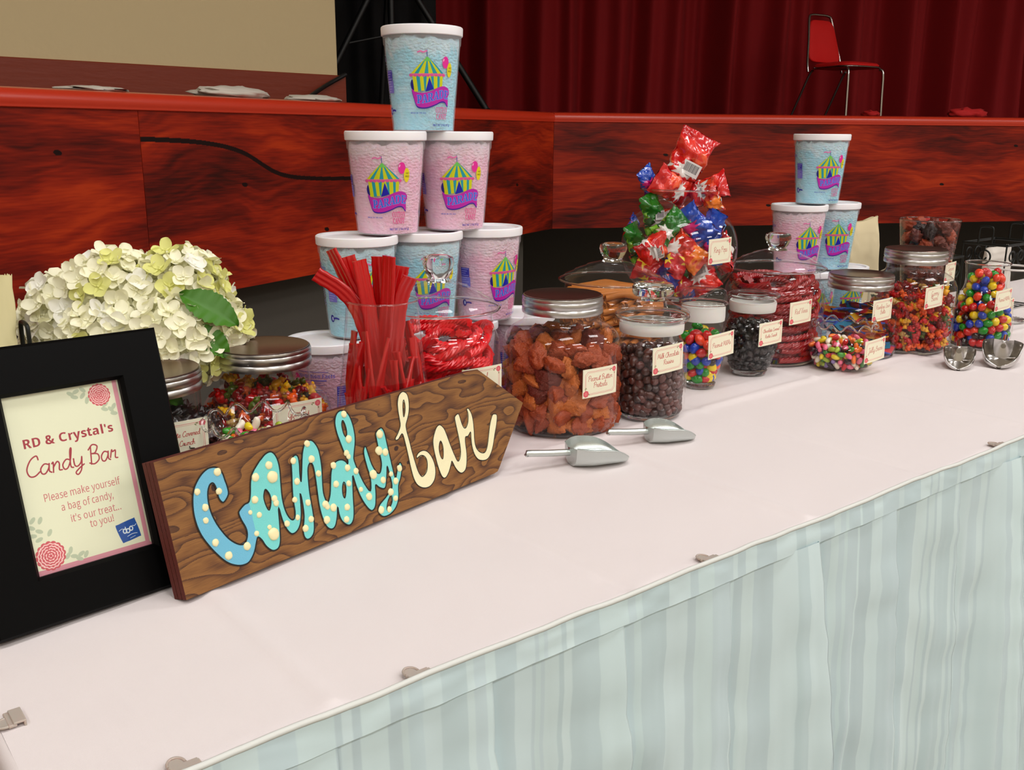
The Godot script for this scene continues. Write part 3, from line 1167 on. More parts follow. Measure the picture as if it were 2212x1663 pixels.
const CANDY := "614,772 686,830 695,907 686,980 677,1052 643,1113 593,1136 526,1137 452,1103 382,1044 333,981 301,902 278,793 274,698 285,597 314,500 371,384 433,284 491,209 556,155 638,117 718,111 772,138 831,200 878,286 906,323 943,280 972,209 1017,153 1060,131 1113,141 1148,187 1169,261 1197,404 1223,543 1233,403 1263,291 1308,229 1371,232 1429,280 1473,370 1501,486 1523,604 1527,520 1508,359 1459,229 1455,148 1489,109 1550,122 1595,176 1624,292 1636,425 1646,579 1669,729 1696,836 1737,878 1765,839 1760,704 1743,551 1729,408 1735,269 1765,164 1819,117 1878,134 1929,220 1966,326 1963,241 1981,161 2033,101 2084,85 2137,123 2173,210 2206,364 2243,517 2266,597 2280,473 2303,357 2343,247 2392,166 2436,142 2491,181 2534,302 2558,407 2598,367 2662,332 2706,354 2760,485 2788,568 2796,476 2800,361 2781,299 2725,264 2653,223 2565,181 2519,133 2525,68 2586,23 2693,28 2793,80 2859,174 2894,301 2951,376 3004,477 3013,518 2997,555 2965,539 2922,476 2876,397 2866,457 2863,628 2860,798 2858,946 2829,1011 2778,1004 2723,972 2717,901 2715,767 2716,643 2695,570 2657,519 2612,542 2569,648 2552,764 2537,862 2501,838 2485,759 2493,613 2504,499 2466,360 2405,460 2361,605 2332,749 2347,816 2405,955 2424,1070 2417,1192 2386,1281 2329,1326 2267,1329 2215,1292 2179,1214 2176,1107 2193,996 2215,882 2244,788 2230,738 2211,770 2165,803 2098,810 2028,780 1980,707 1943,600 1903,484 1851,409 1831,441 1822,528 1843,649 1870,769 1885,913 1879,1010 1842,1087 1797,1116 1743,1106 1699,1065 1657,982 1613,848 1567,716 1576,806 1597,904 1601,976 1581,1007 1541,1001 1505,959 1476,833 1442,689 1419,562 1410,441 1386,376 1353,368 1320,407 1295,496 1293,619 1317,775 1340,901 1343,1001 1322,1078 1279,1119 1210,1111 1146,1073 1118,1056 1008,962 962,873 935,779 898,698 838,685 769,645 752,615 765,545 794,456 792,385 758,325 713,310 652,340 580,414 519,523 479,624 457,729 456,828 475,921 512,979 548,988 567,953 573,892 576,822"
const CANDY_HOLES := ["1120,762 1154,695 1147,614 1107,545 1083,592 1075,677 1093,733", "2298,1219 2316,1161 2316,1085 2293,1031 2269,1069 2265,1151 2275,1198", "2123,561 2137,514 2120,443 2087,387 2073,435 2090,516", "2752,228 2754,170 2712,115 2647,78 2653,121 2695,188"]
const LETTER_B := "3285,1347 3332,1311 3342,1246 3326,1154 3288,1067 3237,994 3209,948 3205,865 3213,768 3218,640 3230,510 3245,389 3281,310 3325,309 3380,342 3415,408 3423,481 3393,532 3339,551 3275,535 3275,562 3322,593 3398,600 3464,567 3516,489 3538,386 3525,292 3476,208 3385,158 3282,166 3195,222 3155,308 3143,438 3143,585 3141,722 3132,861 3096,859 3049,824 3006,821 3007,849 3055,890 3121,968 3131,1050 3137,1142 3154,1233 3194,1308 3240,1342"
const LETTER_B_HOLE := "3263,1252 3266,1188 3242,1109 3204,1054 3214,1136 3238,1215"
const LETTERS_AR := "3767,830 3820,774 3847,680 3871,553 3903,423 3937,326 3984,347 4025,425 4041,555 4042,689 4042,811 4054,869 4121,893 4139,844 4151,752 4175,696 4217,698 4269,759 4299,854 4292,911 4326,915 4361,840 4363,738 4342,618 4317,510 4314,420 4344,356 4407,312 4468,313 4531,378 4600,511 4665,634 4741,732 4788,742 4832,712 4789,605 4714,484 4637,352 4565,266 4489,216 4402,214 4311,251 4260,332 4247,448 4264,557 4276,622 4213,581 4164,581 4141,508 4125,378 4089,263 4040,187 3968,165 3913,198 3870,266 3840,351 3816,324 3751,242 3689,193 3641,190 3608,237 3586,341 3577,463 3578,592 3599,685 3655,769 3710,821"
const LETTERS_AR_HOLE := "3716,640 3739,585 3728,500 3696,421 3670,439 3660,507 3672,580"
const DOTS := "625,1078,37 363,951,30 593,892,31 410,781,33 383,659,28 428,422,34 535,254,38 760,276,38 899,363,26 883,588,22 978,534,28 968,696,36 1033,912,40 1222,989,39 1233,862,58 1198,641,32 1206,592,32 1064,378,23 1094,296,59 1529,955,33 1518,734,33 1439,558,29 1279,348,31 1425,369,27 1491,230,35 1588,301,32 1596,481,32 1764,915,37 1753,1088,34 1813,742,32 1812,399,37 1830,367,31 1907,333,40 1785,232,39 2046,157,34 2092,283,35 2012,568,35 2186,527,31 2215,698,35 2033,773,35 2247,858,33 2263,816,29 2319,1001,40 2330,1283,36 2323,631,33 2335,416,27 2429,307,40 2557,529,49 2683,428,36 2780,947,45 2715,767,47 2806,727,40 2819,464,28 2967,492,36 2867,365,36 2756,266,39 2809,175,31 2679,82,32 2559,110,40"


func ribbon_into(sh: Shape, p: PackedVector2Array, w: float, z: float) -> void:
	var k := p.size()
	var base := sh.v.size()
	for a in k + 1:
		var d := p[(a + 1) % k] - p[(a - 1 + k) % k]
		var s := Vector2(-d.y, d.x).normalized() * w * 0.5
		var q := p[a % k]
		sh.add(Vector3(q.x + s.x, q.y + s.y, z), Vector3.BACK)
		sh.add(Vector3(q.x - s.x, q.y - s.y, z), Vector3.BACK)
	for a in k:
		sh.quad(base + a * 2, base + a * 2 + 1, base + a * 2 + 3, base + a * 2 + 2)


func picture_frame() -> void:
	var t := thing("picture_frame", "black picture frame holding a printed notice, leaning back at the table's left end", "picture frame", Vector3(0.1252, 0.7456, -0.255))
	t.basis = Basis(Vector3.UP, 0.1492) * Basis(Vector3.RIGHT, -0.2918) * Basis(Vector3.BACK, -0.0172)
	var k := 0.988
	var a := 0.1079 * k
	var b := 0.1631 * k
	var m := 0.0452 * k
	var black := mat("frame_black", Color(0.010, 0.010, 0.012), 0.45)
	black.metallic_specular = 0.22
	var w := a + 2 * m
	var h := b + 2 * m
	var corner := [Vector2(0, 0), Vector2(w, 0), Vector2(w, h), Vector2(0, h)]
	var inner := [Vector2(m, m), Vector2(m + a, m), Vector2(m + a, m + b), Vector2(m, m + b)]
	for e in 4:
		var o0: Vector2 = corner[e]
		var o1: Vector2 = corner[(e + 1) % 4]
		var i0: Vector2 = inner[e]
		var i1: Vector2 = inner[(e + 1) % 4]
		var sh := Shape.new()
		# profile across the moulding: outer side, chamfer, flat face, inner step
		var lines := [[0.0, -0.018], [0.0, -0.003], [0.06, 0.0], [0.93, 0.0], [1.0, -0.004], [1.0, -0.018], [0.0, -0.018]]
		for q in lines.size() - 1:
			var f0: Array = lines[q]
			var f1: Array = lines[q + 1]
			var a0 := o0.lerp(i0, f0[0])
			var a1 := o1.lerp(i1, f0[0])
			var b0 := o0.lerp(i0, f1[0])
			var b1 := o1.lerp(i1, f1[0])
			var mid := (a0 + a1 + b0 + b1) / 4.0
			var hub := (o0 + o1 + i0 + i1) / 4.0
			sh.flat4(Vector3(a0.x, a0.y, f0[1]), Vector3(a1.x, a1.y, f0[1]), Vector3(b1.x, b1.y, f1[1]), Vector3(b0.x, b0.y, f1[1]), Vector3(mid.x - hub.x, mid.y - hub.y, (f0[1] + f1[1]) / 2 + 0.009))
		part(t, "moulding", sh.mesh(), black)
	var back := Shape.new()
	back.flat4(Vector3(m, m, -0.012), Vector3(m + a, m, -0.012), Vector3(m + a, m + b, -0.012), Vector3(m, m + b, -0.012), Vector3.FORWARD)
	part(t, "backing_board", chamfer_box(Vector3(a + 0.012, b + 0.012, 0.003), 0.0005), mat("backing_grey", Color(0.2, 0.19, 0.18), 0.9), Vector3(w / 2, h / 2, -0.0135))
	var sheet := Shape.new()
	sheet.flat4(Vector3(m, m, -0.0085), Vector3(m + a, m, -0.0085), Vector3(m + a, m + b, -0.0085), Vector3(m, m + b, -0.0085), Vector3.BACK)
	part(t, "printed_notice", sheet.mesh(), painted("notice_print", notice_image(), 0.55))
	var pane := Shape.new()
	pane.flat4(Vector3(m, m, -0.006), Vector3(m + a, m, -0.006), Vector3(m + a, m + b, -0.006), Vector3(m, m + b, -0.006), Vector3.BACK)
	part(t, "glazing", pane.mesh(), glass())
	part(t, "easel_leg", chamfer_box(Vector3(0.045, 0.18, 0.003), 0.0006), black, Vector3(w / 2, 0.088, -0.052), Vector3(0.42, 0, 0))


func rose(im: Image, c: Vector2, r: float, seed_: int) -> void:
	var g := RandomNumberGenerator.new()
	g.seed = seed_
	var red := Color(0.80, 0.32, 0.36)
	var pale := Color(0.96, 0.80, 0.78)
	oval(im, c, Vector2(r, r) * 0.86, red)
	for k in 16:
		oval(im, c + Vector2(cos(TAU * k / 16), sin(TAU * k / 16)) * r * 0.82, Vector2(r, r) * 0.2, red)
	for ring in 5:
		var rr := r * (0.86 - ring * 0.18)
		var n := 17 - ring * 3
		for k in n:
			var a := TAU * k / n + ring * 0.4 + g.randf_range(-0.1, 0.1)
			var d := Vector2(cos(a), sin(a))
			var s := Vector2(-d.y, d.x) * rr * 0.19
			pen(im, PackedVector2Array([c + d * rr * 0.9 - s, c + d * rr * 1.0, c + d * rr * 0.9 + s]), r * 0.075, pale)


func notice_image() -> Image:
	var w := 800.0
	var h := 1210.0
	var im := Image.create(int(w), int(h), false, Image.FORMAT_RGB8)
	im.fill(Color(0.90, 0.91, 0.79))
	var at := func(u: float, v: float) -> Vector2: return Vector2(u * w, v * h)
	var pink := Color(0.83, 0.55, 0.60)
	fill(im, PackedVector2Array([at.call(0.948, 0.0), at.call(1.0, 0.0), at.call(1.0, 1.0), at.call(0.0, 1.0), at.call(0.0, 0.972), at.call(0.948, 0.972)]), pink)
	fill(im, PackedVector2Array([at.call(0.985, 0.0), at.call(1.0, 0.0), at.call(1.0, 0.99), at.call(0.985, 0.98)]), Color(0.82, 0.83, 0.72))
	var green := Color(0.73, 0.78, 0.66)
	for l in [[0.57, 0.038, 0.6], [0.62, 0.03, -0.4], [0.60, 0.06, 0.3], [0.671, 0.059, -0.8], [0.68, 0.025, 0.8], [0.70, 0.09, -1.2], [0.836, 0.158, 0.4], [0.85, 0.13, -0.6], [0.89, 0.165, 0.9], [0.911, 0.191, 0.2], [0.92, 0.15, -0.9], [0.051, 0.691, -0.8], [0.11, 0.70, -1.1], [0.03, 0.73, 0.5], [0.086, 0.758, 0.5], [0.165, 0.779, -1.0], [0.072, 0.803, -0.3], [0.03, 0.775, 0.2], [0.27, 0.931, -0.9], [0.32, 0.943, 0.3], [0.30, 0.905, -1.2], [0.381, 0.94, -0.4], [0.36, 0.965, 0.5], [0.42, 0.95, -1.0]]:
		oval(im, at.call(l[0], l[1]), Vector2(26, 14), green, l[2])
	rose(im, at.call(0.815, 0.07), 78.0, 4)
	rose(im, at.call(0.135, 0.905), 98.0, 5)
	var red := Color(0.63, 0.13, 0.20)
	var soft := Color(0.78, 0.42, 0.42)
	print_text(im, "RD & Crystal's", at.call(0.108, 0.296), 62.0, red, 1.08, true)
	cursive(im, "Candy", at.call(0.075, 0.455), 17.0, 9.5, red, 0.0, 1.12)
	cursive(im, "Bar", at.call(0.61, 0.457), 17.0, 9.5, red, 0.0, 0.98)
	print_text(im, "Please make yourself", at.call(0.18, 0.607), 50.0, soft, 0.80)
	print_text(im, "a bag of candy,", at.call(0.30, 0.679), 50.0, soft, 0.78)
	print_text(im, "it's our treat...", at.call(0.36, 0.749), 50.0, soft, 0.82)
	print_text(im, "to you!", at.call(0.505, 0.810), 50.0, soft, 0.80)
	# the blue sticker with a white squiggle of lettering
	var blue := Color(0.03, 0.30, 0.62)
	fill(im, smooth(PackedVector2Array([at.call(0.713, 0.848), at.call(0.74, 0.837), at.call(0.875, 0.822), at.call(0.895, 0.83), at.call(0.92, 0.925), at.call(0.90, 0.936), at.call(0.77, 0.948), at.call(0.745, 0.94)]), true, 3), blue)
	var white := Color(0.86, 0.91, 0.93)
	for q in [[0.785, 0.884], [0.815, 0.886], [0.845, 0.877]]:
		var loop := PackedVector2Array()
		for k in 10:
			loop.append(at.call(q[0], q[1]) + Vector2(cos(TAU * k / 9.0) * 12.0, sin(TAU * k / 9.0) * 15.0))
		pen(im, loop, 8.0, white)
	pen(im, PackedVector2Array([at.call(0.795, 0.862), at.call(0.803, 0.898)]), 7.0, white)
	pen(im, smooth(PackedVector2Array([at.call(0.735, 0.875), at.call(0.76, 0.868), at.call(0.78, 0.872)]), false), 4.0, white)
	pen(im, smooth(PackedVector2Array([at.call(0.86, 0.862), at.call(0.88, 0.866), at.call(0.895, 0.858)]), false), 4.0, white)
	pen(im, smooth(PackedVector2Array([at.call(0.80, 0.918), at.call(0.85, 0.909), at.call(0.89, 0.912)]), false), 4.0, white)
	pen(im, PackedVector2Array([at.call(0.82, 0.932), at.call(0.87, 0.925)]), 3.0, white)
	return im


func wooden_sign() -> void:
	var t := thing("wooden_sign", "brown wooden arrow sign painted with the words candy bar, leaning on the jars behind it", "sign", Vector3(0.2805, 0.7458, -0.2369))
	t.basis = Basis(Vector3.UP, deg_to_rad(12.85)) * Basis(Vector3.RIGHT, deg_to_rad(-15.5))
	t.scale = Vector3.ONE * 0.988
	var outline := pts("0,0 455,0 463,1 468,5 541,76 465,136.5 461,137 0,134")
	var tones := ramp([Color(0.20, 0.10, 0.035), Color(0.35, 0.20, 0.075), Color(0.47, 0.30, 0.125), Color(0.55, 0.37, 0.17)], [0.0, 0.3, 0.65, 1.0])
	var im := wood_image(1400, 352, tones, 2.6, 5.5, 0.60, 13, 0.28)
	for s in [[0.107, 0.31, 12.0], [0.55, 0.47, 7.0], [0.575, 0.62, 5.0], [0.20, 0.36, 5.0]]:
		oval(im, Vector2(s[0] * 1400, s[1] * 352), Vector2(s[2] * 1.3, s[2]), Color(0.20, 0.09, 0.035), -0.3)
	var wood := painted("sign_wood", im, 0.6)
	var board := Shape.new()
	var idx := Geometry2D.triangulate_polygon(outline)
	for e in 2:
		var base := board.v.size()
		for q in outline:
			board.add(Vector3(q.x, q.y, 0.0 if e == 0 else -0.021), Vector3(0, 0, 1 if e == 0 else -1), Vector2(q.x / 0.5435, 1.0 - q.y / 0.137))
		for k in range(0, idx.size(), 3):
			board.tri(base + idx[k], base + idx[k + 1], base + idx[k + 2])
	part(t, "board", board.mesh(), wood)
	var rim := Shape.new()
	var n := outline.size()
	for k in n:
		var a := outline[k]
		var b := outline[(k + 1) % n]
		var g := Vector3(b.y - a.y, a.x - b.x, 0)
		for s in 3:   # three plies show in the cut
			var z0 := -0.007 * s - (0.0006 if s > 0 else 0.0)
			var z1 := -0.007 * (s + 1)
			rim.flat4(Vector3(a.x, a.y, z0), Vector3(b.x, b.y, z0), Vector3(b.x, b.y, z1), Vector3(a.x, a.y, z1), g)
	part(t, "cut_edge", rim.mesh(), bumpy(mat("sign_edge", Color(0.36, 0.10, 0.04), 0.8), 0.1, 0.05, Vector3(8, 8, 60)))
	var blue := bumpy(mat("paint_blue", Color(0.41, 0.71, 0.82), 0.5), 0.08, 0.02, Vector3(20, 60, 20))
	var aqua := bumpy(mat("paint_aqua", Color(0.45, 0.82, 0.80), 0.5), 0.08, 0.02, Vector3(20, 60, 20))
	var cream := bumpy(mat("paint_cream", Color(0.93, 0.90, 0.73), 0.5), 0.08, 0.02, Vector3(20, 60, 20))
	var ink := mat("paint_black", Color(0.035, 0.035, 0.03), 0.5)
	var unit := 0.0001
	var candy := smooth(pts(CANDY, unit), true, 3)
	var holes: Array = []
	for s in CANDY_HOLES:
		holes.append(smooth(pts(s, unit), true, 3))
	var cut := PackedVector2Array([Vector2(-1, -1), Vector2(0.0895, -1), Vector2(0.0895, 1), Vector2(-1, 1)])
	for e in 2:
		var sh := Shape.new()
		for piece in without(candy, holes):
			for p in (Geometry2D.intersect_polygons(piece, cut) if e == 0 else Geometry2D.clip_polygons(piece, cut)):
				slab_into(sh, p, 0.0, 0.0006)
		part(t, "painted_lettering", sh.mesh(), blue if e == 0 else aqua)
	var line := Shape.new()
	ribbon_into(line, candy, 0.0016, 0.0007)
	for h in holes:
		ribbon_into(line, h, 0.0013, 0.0007)
	part(t, "lettering_outline", line.mesh(), ink)
	for s in [[LETTER_B, LETTER_B_HOLE], [LETTERS_AR, LETTERS_AR_HOLE]]:
		var o := smooth(pts(s[0], unit), true, 3)
		var h := smooth(pts(s[1], unit), true, 3)
		var sh := Shape.new()
		for p in without(o, [h]):
			slab_into(sh, p, 0.0, 0.0006)
		part(t, "painted_lettering", sh.mesh(), cream)
		var l := Shape.new()
		ribbon_into(l, o, 0.0011, 0.0007)
		ribbon_into(l, h, 0.0010, 0.0007)
		part(t, "lettering_outline", l.mesh(), ink)
	var dome := blob(Vector3(1, 1, 0.45), 0.12, 1.5, 3, 12, 8)
	var dab := mat("paint_dab", Color(0.94, 0.90, 0.70), 0.35)
	for w in DOTS.split(" ", false):
		var q := w.split(",")
		var d := part(t, "paint_dot", dome, dab, Vector3(q[0].to_float() * unit, q[1].to_float() * unit, 0.0006))
		var r := q[2].to_float() * unit * 1.1
		d.scale = Vector3(r, r * 1.05, r)
		d.rotation.z = rng.randf() * TAU


# ---------------------------------------------------------------- cotton candy tubs

const LEVEL := 0.143


func tub_print() -> Image:
	# the wrap of the tub laid flat: a full turn across, the straight wall from rim to foot down
	var w := 1536
	var h := 512
	var im := Image.create(w, h, false, Image.FORMAT_RGBA8)
	im.fill(Color(1, 1, 1, 0))
	for u0 in [768.0, 0.0, 1536.0]:
		tent(im, u0)
	var blue := Color(0.27, 0.25, 0.72)
	var pale := Color(0.50, 0.48, 0.85)
	for u0 in [768.0 - 300.0, 768.0 + 470.0]:
		im.fill_rect(Rect2i(int(u0) - 55, 150, 76, 62), blue)
		im.fill_rect(Rect2i(int(u0) - 55, 214, 82, 74), pale)
		for k in 9:
			im.fill_rect(Rect2i(int(u0) - 50, 156 + k * 15, 64 - (k % 3) * 12, 4), Color(0.72, 0.72, 0.93))
		oval(im, Vector2(u0 - 40, 398), Vector2(20, 24), Color(0.12, 0.10, 0.55))
		oval(im, Vector2(u0 - 36, 398), Vector2(9, 13), Color(0.75, 0.8, 0.92))
		pen(im, smooth(PackedVector2Array([Vector2(u0 - 24, 398), Vector2(u0, 392), Vector2(u0 + 26, 396)]), false), 11.0, Color(0.16, 0.14, 0.60))
	# the nutrition panel on the back
	var nut := Color(0.47, 0.40, 0.78)
	for u0 in [768.0 - 520.0]:
		im.fill_rect(Rect2i(int(u0) - 100, 50, 210, 4), nut)
		print_text(im, "Nutrition Facts", Vector2(u0 - 92, 92), 26.0, nut, 0.95, true)
		for k in 15:
			im.fill_rect(Rect2i(int(u0) - 92, 104 + k * 16, 190 - (k * 37) % 60, 3 if k % 4 else 8), nut)
	return im


func tent(im: Image, u0: float) -> void:
	# drawn on the photograph's own scale of the first tub: x, y in a frame 117 wide
	var k := 3.3
	var ky := 2.95
	var off := Vector2(u0 - 43.8 * k, 0.0)
	var at := func(x: float, y: float) -> Vector2: return off + Vector2(x / 9.78 * k, y / 9.78 * ky)
	var yellow := Color(0.80, 0.82, 0.05)
	var teal := Color(0.10, 0.60, 0.66)
	var leaf := Color(0.42, 0.80, 0.36)
	var apex := Vector2(428, 235)
	var eaves := [90.0, 165.0, 245.0, 365.0, 450.0, 545.0, 640.0, 725.0, 785.0]
	for e in 8:
		fill(im, PackedVector2Array([at.call(apex.x, apex.y), at.call(eaves[e], 580), at.call(eaves[e + 1], 580)]), [yellow, teal, yellow, teal, yellow, teal, yellow, teal][e])
	fill(im, PackedVector2Array([at.call(apex.x, apex.y), at.call(365, 330), at.call(500, 330)]), leaf)
	# the walls
	var lo := [150.0, 235.0, 300.0, 365.0, 395.0, 545.0, 565.0, 640.0, 690.0, 750.0]
	var hi := [125.0, 200.0, 270.0, 345.0, 415.0, 490.0, 555.0, 635.0, 690.0, 760.0]
	for e in 9:
		fill(im, PackedVector2Array([at.call(hi[e], 600), at.call(hi[e + 1], 600), at.call(lo[e + 1], 930 - e * 10), at.call(lo[e], 935 - e * 10)]), yellow if e % 2 == 0 else teal)
	fill(im, PackedVector2Array([at.call(468, 640), at.call(560, 880), at.call(385, 930)]), Color(0.05, 0.08, 0.66))
	for e in 9:
		oval(im, at.call(100 + e * 84, 605 - (8 if e > 4 else 0)), Vector2(14, 10), Color(0.86, 0.32, 0.58))
	pen(im, PackedVector2Array([at.call(85, 582), at.call(785, 576)]), 5.0, Color(0.90, 0.40, 0.62))
	# the flag
	pen(im, PackedVector2Array([at.call(424, 235), at.call(420, 110)]), 5.0, Color(0.30, 0.32, 0.62))
	pen(im, smooth(PackedVector2Array([at.call(412, 130), at.call(350, 155), at.call(300, 135), at.call(245, 155)]), false), 9.0, Color(0.90, 0.45, 0.68))
	# the ribbon with its name
	fill(im, smooth(PackedVector2Array([at.call(122, 690), at.call(80, 770), at.call(95, 870), at.call(150, 900)]), true, 3), Color(0.06, 0.06, 0.48))
	var under := [at.call(100, 880), at.call(180, 940), at.call(330, 955), at.call(500, 920), at.call(640, 850), at.call(780, 815), at.call(900, 850), at.call(950, 930), at.call(920, 1010), at.call(925, 1210), at.call(840, 1130), at.call(740, 1120), at.call(600, 1180), at.call(440, 1235), at.call(300, 1245), at.call(195, 1205), at.call(140, 1050)]
	var shade := PackedVector2Array()
	for p in under:
		shade.append(p + Vector2(-1, 8))
	fill(im, smooth(shade, true, 4), Color(0.20, 0.08, 0.60))
	fill(im, smooth(PackedVector2Array(under), true, 4), Color(0.74, 0.12, 0.66))
	var wave := func(d: Vector2) -> Vector2:
		var f := clampf(d.x / 238.0, 0.0, 1.0)
		return Vector2(d.x, d.y - 32.0 * smoothstep(0.08, 0.85, f) + 5.0 * smoothstep(0.82, 1.0, f))
	for e in 5:
		print_text(im, "PARADE", at.call(205, 1150) + [Vector2(-2, 0), Vector2(2, 0), Vector2(0, -2), Vector2(0, 2), Vector2.ZERO][e], 48.0, Color(0.62, 0.66, 0.92) if e < 4 else Color(0.20, 0.38, 0.86), 238.0, true, true, 0.0, wave)
	var pink := Color(0.90, 0.16, 0.53)
	for e in 1:
		print_text(im, "COTTON", at.call(618, 1340) + Vector2(e - 1, 0), 33.0, pink, 100.0, true, true)
		print_text(im, "CANDY", at.call(632, 1470) + Vector2(e - 1, 0), 33.0, pink, 92.0, true, true)
	print_text(im, "MADE IN THE USA", at.call(55, 1372), 9.0, Color(0.20, 0.30, 0.72), 1.1, true)
	print_text(im, "NET WT 2 OZ (57 g)", at.call(560, 1620), 13.0, Color(0.15, 0.15, 0.66), 1.0, true)
	# balloons
	oval(im, at.call(815, 345), Vector2(26, 36), Color(0.90, 0.16, 0.60))
	oval(im, at.call(768, 300), Vector2(4, 9), Color(0.97, 0.75, 0.87), 0.4)
	oval(im, at.call(925, 490), Vector2(22, 44), Color(0.90, 0.84, 0.08))
	print_text(im, "FAT", at.call(905, 470), 11.0, Color(0.35, 0.30, 0.05), 0.9, true)
	print_text(im, "FREE", at.call(895, 535), 11.0, Color(0.35, 0.30, 0.05), 0.9, true)


func tub(at: Vector3, face: float, blue: bool, label: String, seed_: int) -> void:
	var t := thing("cotton_candy_tub", label, "tub", at, face, "tubs of cotton candy stacked in pyramids")
	if not mats.has("tub_wall"):
		var wall := mat("tub_wall", Color(0.97, 0.97, 0.98, 0.24), 0.32)
		wall.transparency = BaseMaterial3D.TRANSPARENCY_ALPHA
		var ink := painted("tub_ink", tub_print(), 0.4, true)
		ink.texture_repeat = true
		mats["tub_meshes"] = null
		mat("tub_lid", Color(0.97, 0.96, 0.975), 0.4).subsurf_scatter_enabled = true
		mat("tub_lid", Color.WHITE).subsurf_scatter_strength = 0.15
		for c in [["cotton_blue", Color.WHITE], ["cotton_pink", Color.WHITE]]:
			var m := bumpy(mat(c[0], c[1], 0.95), 0.05, 0.35, Vector3(11, 16, 11), 8)
			m.subsurf_scatter_enabled = true
			m.subsurf_scatter_strength = 0.25
			m.vertex_color_use_as_albedo = true
	if not used.has("tub wall mesh"):
		used["tub wall mesh"] = lathe("0,0.6 42,0.6 43.6,0 44.2,1.5 54.2,117 55.6,119 56.2,130", 48)
		used["tub lid mesh"] = lathe("0,139.5 50,139.5 52,142.5 56.8,143 58.2,142 58.6,140 58.2,131 57,130 56.4,130", 56, 30.0)
		var pr := Shape.new()
		pr.sheet(72, 4, func(u: float, w: float) -> Vector3:
			var y := lerpf(0.1165, 0.002, w)
			var r := lerpf(0.0442, 0.0542, y / 0.117) + 0.00025
			var a := TAU * u
			return Vector3(-sin(a) * r, y, -cos(a) * r), true, false)
		used["tub print mesh"] = pr.mesh()
	part(t, "tub_wall", used["tub wall mesh"], mats["tub_wall"])
	part(t, "lid", used["tub lid mesh"], mats["tub_lid"])
	part(t, "printed_wrap", used["tub print mesh"], mats["tub_ink"])
	var n := FastNoiseLite.new()
	n.seed = seed_
	n.frequency = 1.0
	n.fractal_octaves = 3
	var fluff := Shape.new()
	fluff.sheet(56, 26, func(u: float, w: float) -> Vector3:
		var a := TAU * u
		var top := 0.1255 + 0.006 * n.get_noise_2d(cos(a) * 1.6, sin(a) * 1.6) + 0.004 * n.get_noise_2d(cos(a) * 5.0, sin(a) * 5.0)
		var wall := 18.0 / 26.0
		if w < wall:
			var y := lerpf(0.0015, top, w / wall)
			var r := lerpf(0.0430, 0.0538, clampf(y / 0.117, 0, 1)) - 0.0006 - 0.0022 * absf(n.get_noise_3d(cos(a) * 3.0, y * 60.0, sin(a) * 3.0))
			return Vector3(cos(a) * r, y, sin(a) * r)
		var f := (w - wall) / (1.0 - wall)
		var rr := 0.0528 * (1.0 - f)
		return Vector3(cos(a) * rr, top * (1.0 - f) + 0.1265 * f + 0.003 * sin(f * PI * 0.5) + 0.004 * n.get_noise_2d(cos(a) * rr * 60.0, sin(a) * rr * 60.0), sin(a) * rr), true, true,
	func(u: float, w: float) -> Color:
		# spun sugar: dyed wisps with undyed white ones among them, thickest where it was topped up last
		var a := TAU * u
		var y := minf(w / (18.0 / 26.0), 1.0) * 0.125
		var wisp := 0.5 + 0.5 * n.get_noise_3d(cos(a) * 2.0, y * 60.0, sin(a) * 2.0) + 0.35 * n.get_noise_3d(cos(a) * 4.0, y * 150.0, sin(a) * 4.0)
		var crest := 1.0 if y > 0.104 + 0.016 * n.get_noise_2d(cos(a) * 2.4 + 9.0, sin(a) * 2.4) else 0.0
		var dye := (Color(0.56, 0.86, 0.94) if blue else Color(0.97, 0.72, 0.83)).srgb_to_linear()
		return dye.lerp(Color(0.93, 0.93, 0.95), clampf((wisp - 0.45) * 0.7, 0.0, 0.55) + crest * 0.38))
	part(t, "cotton_candy", fluff.mesh(), mats["cotton_blue" if blue else "cotton_pink"])


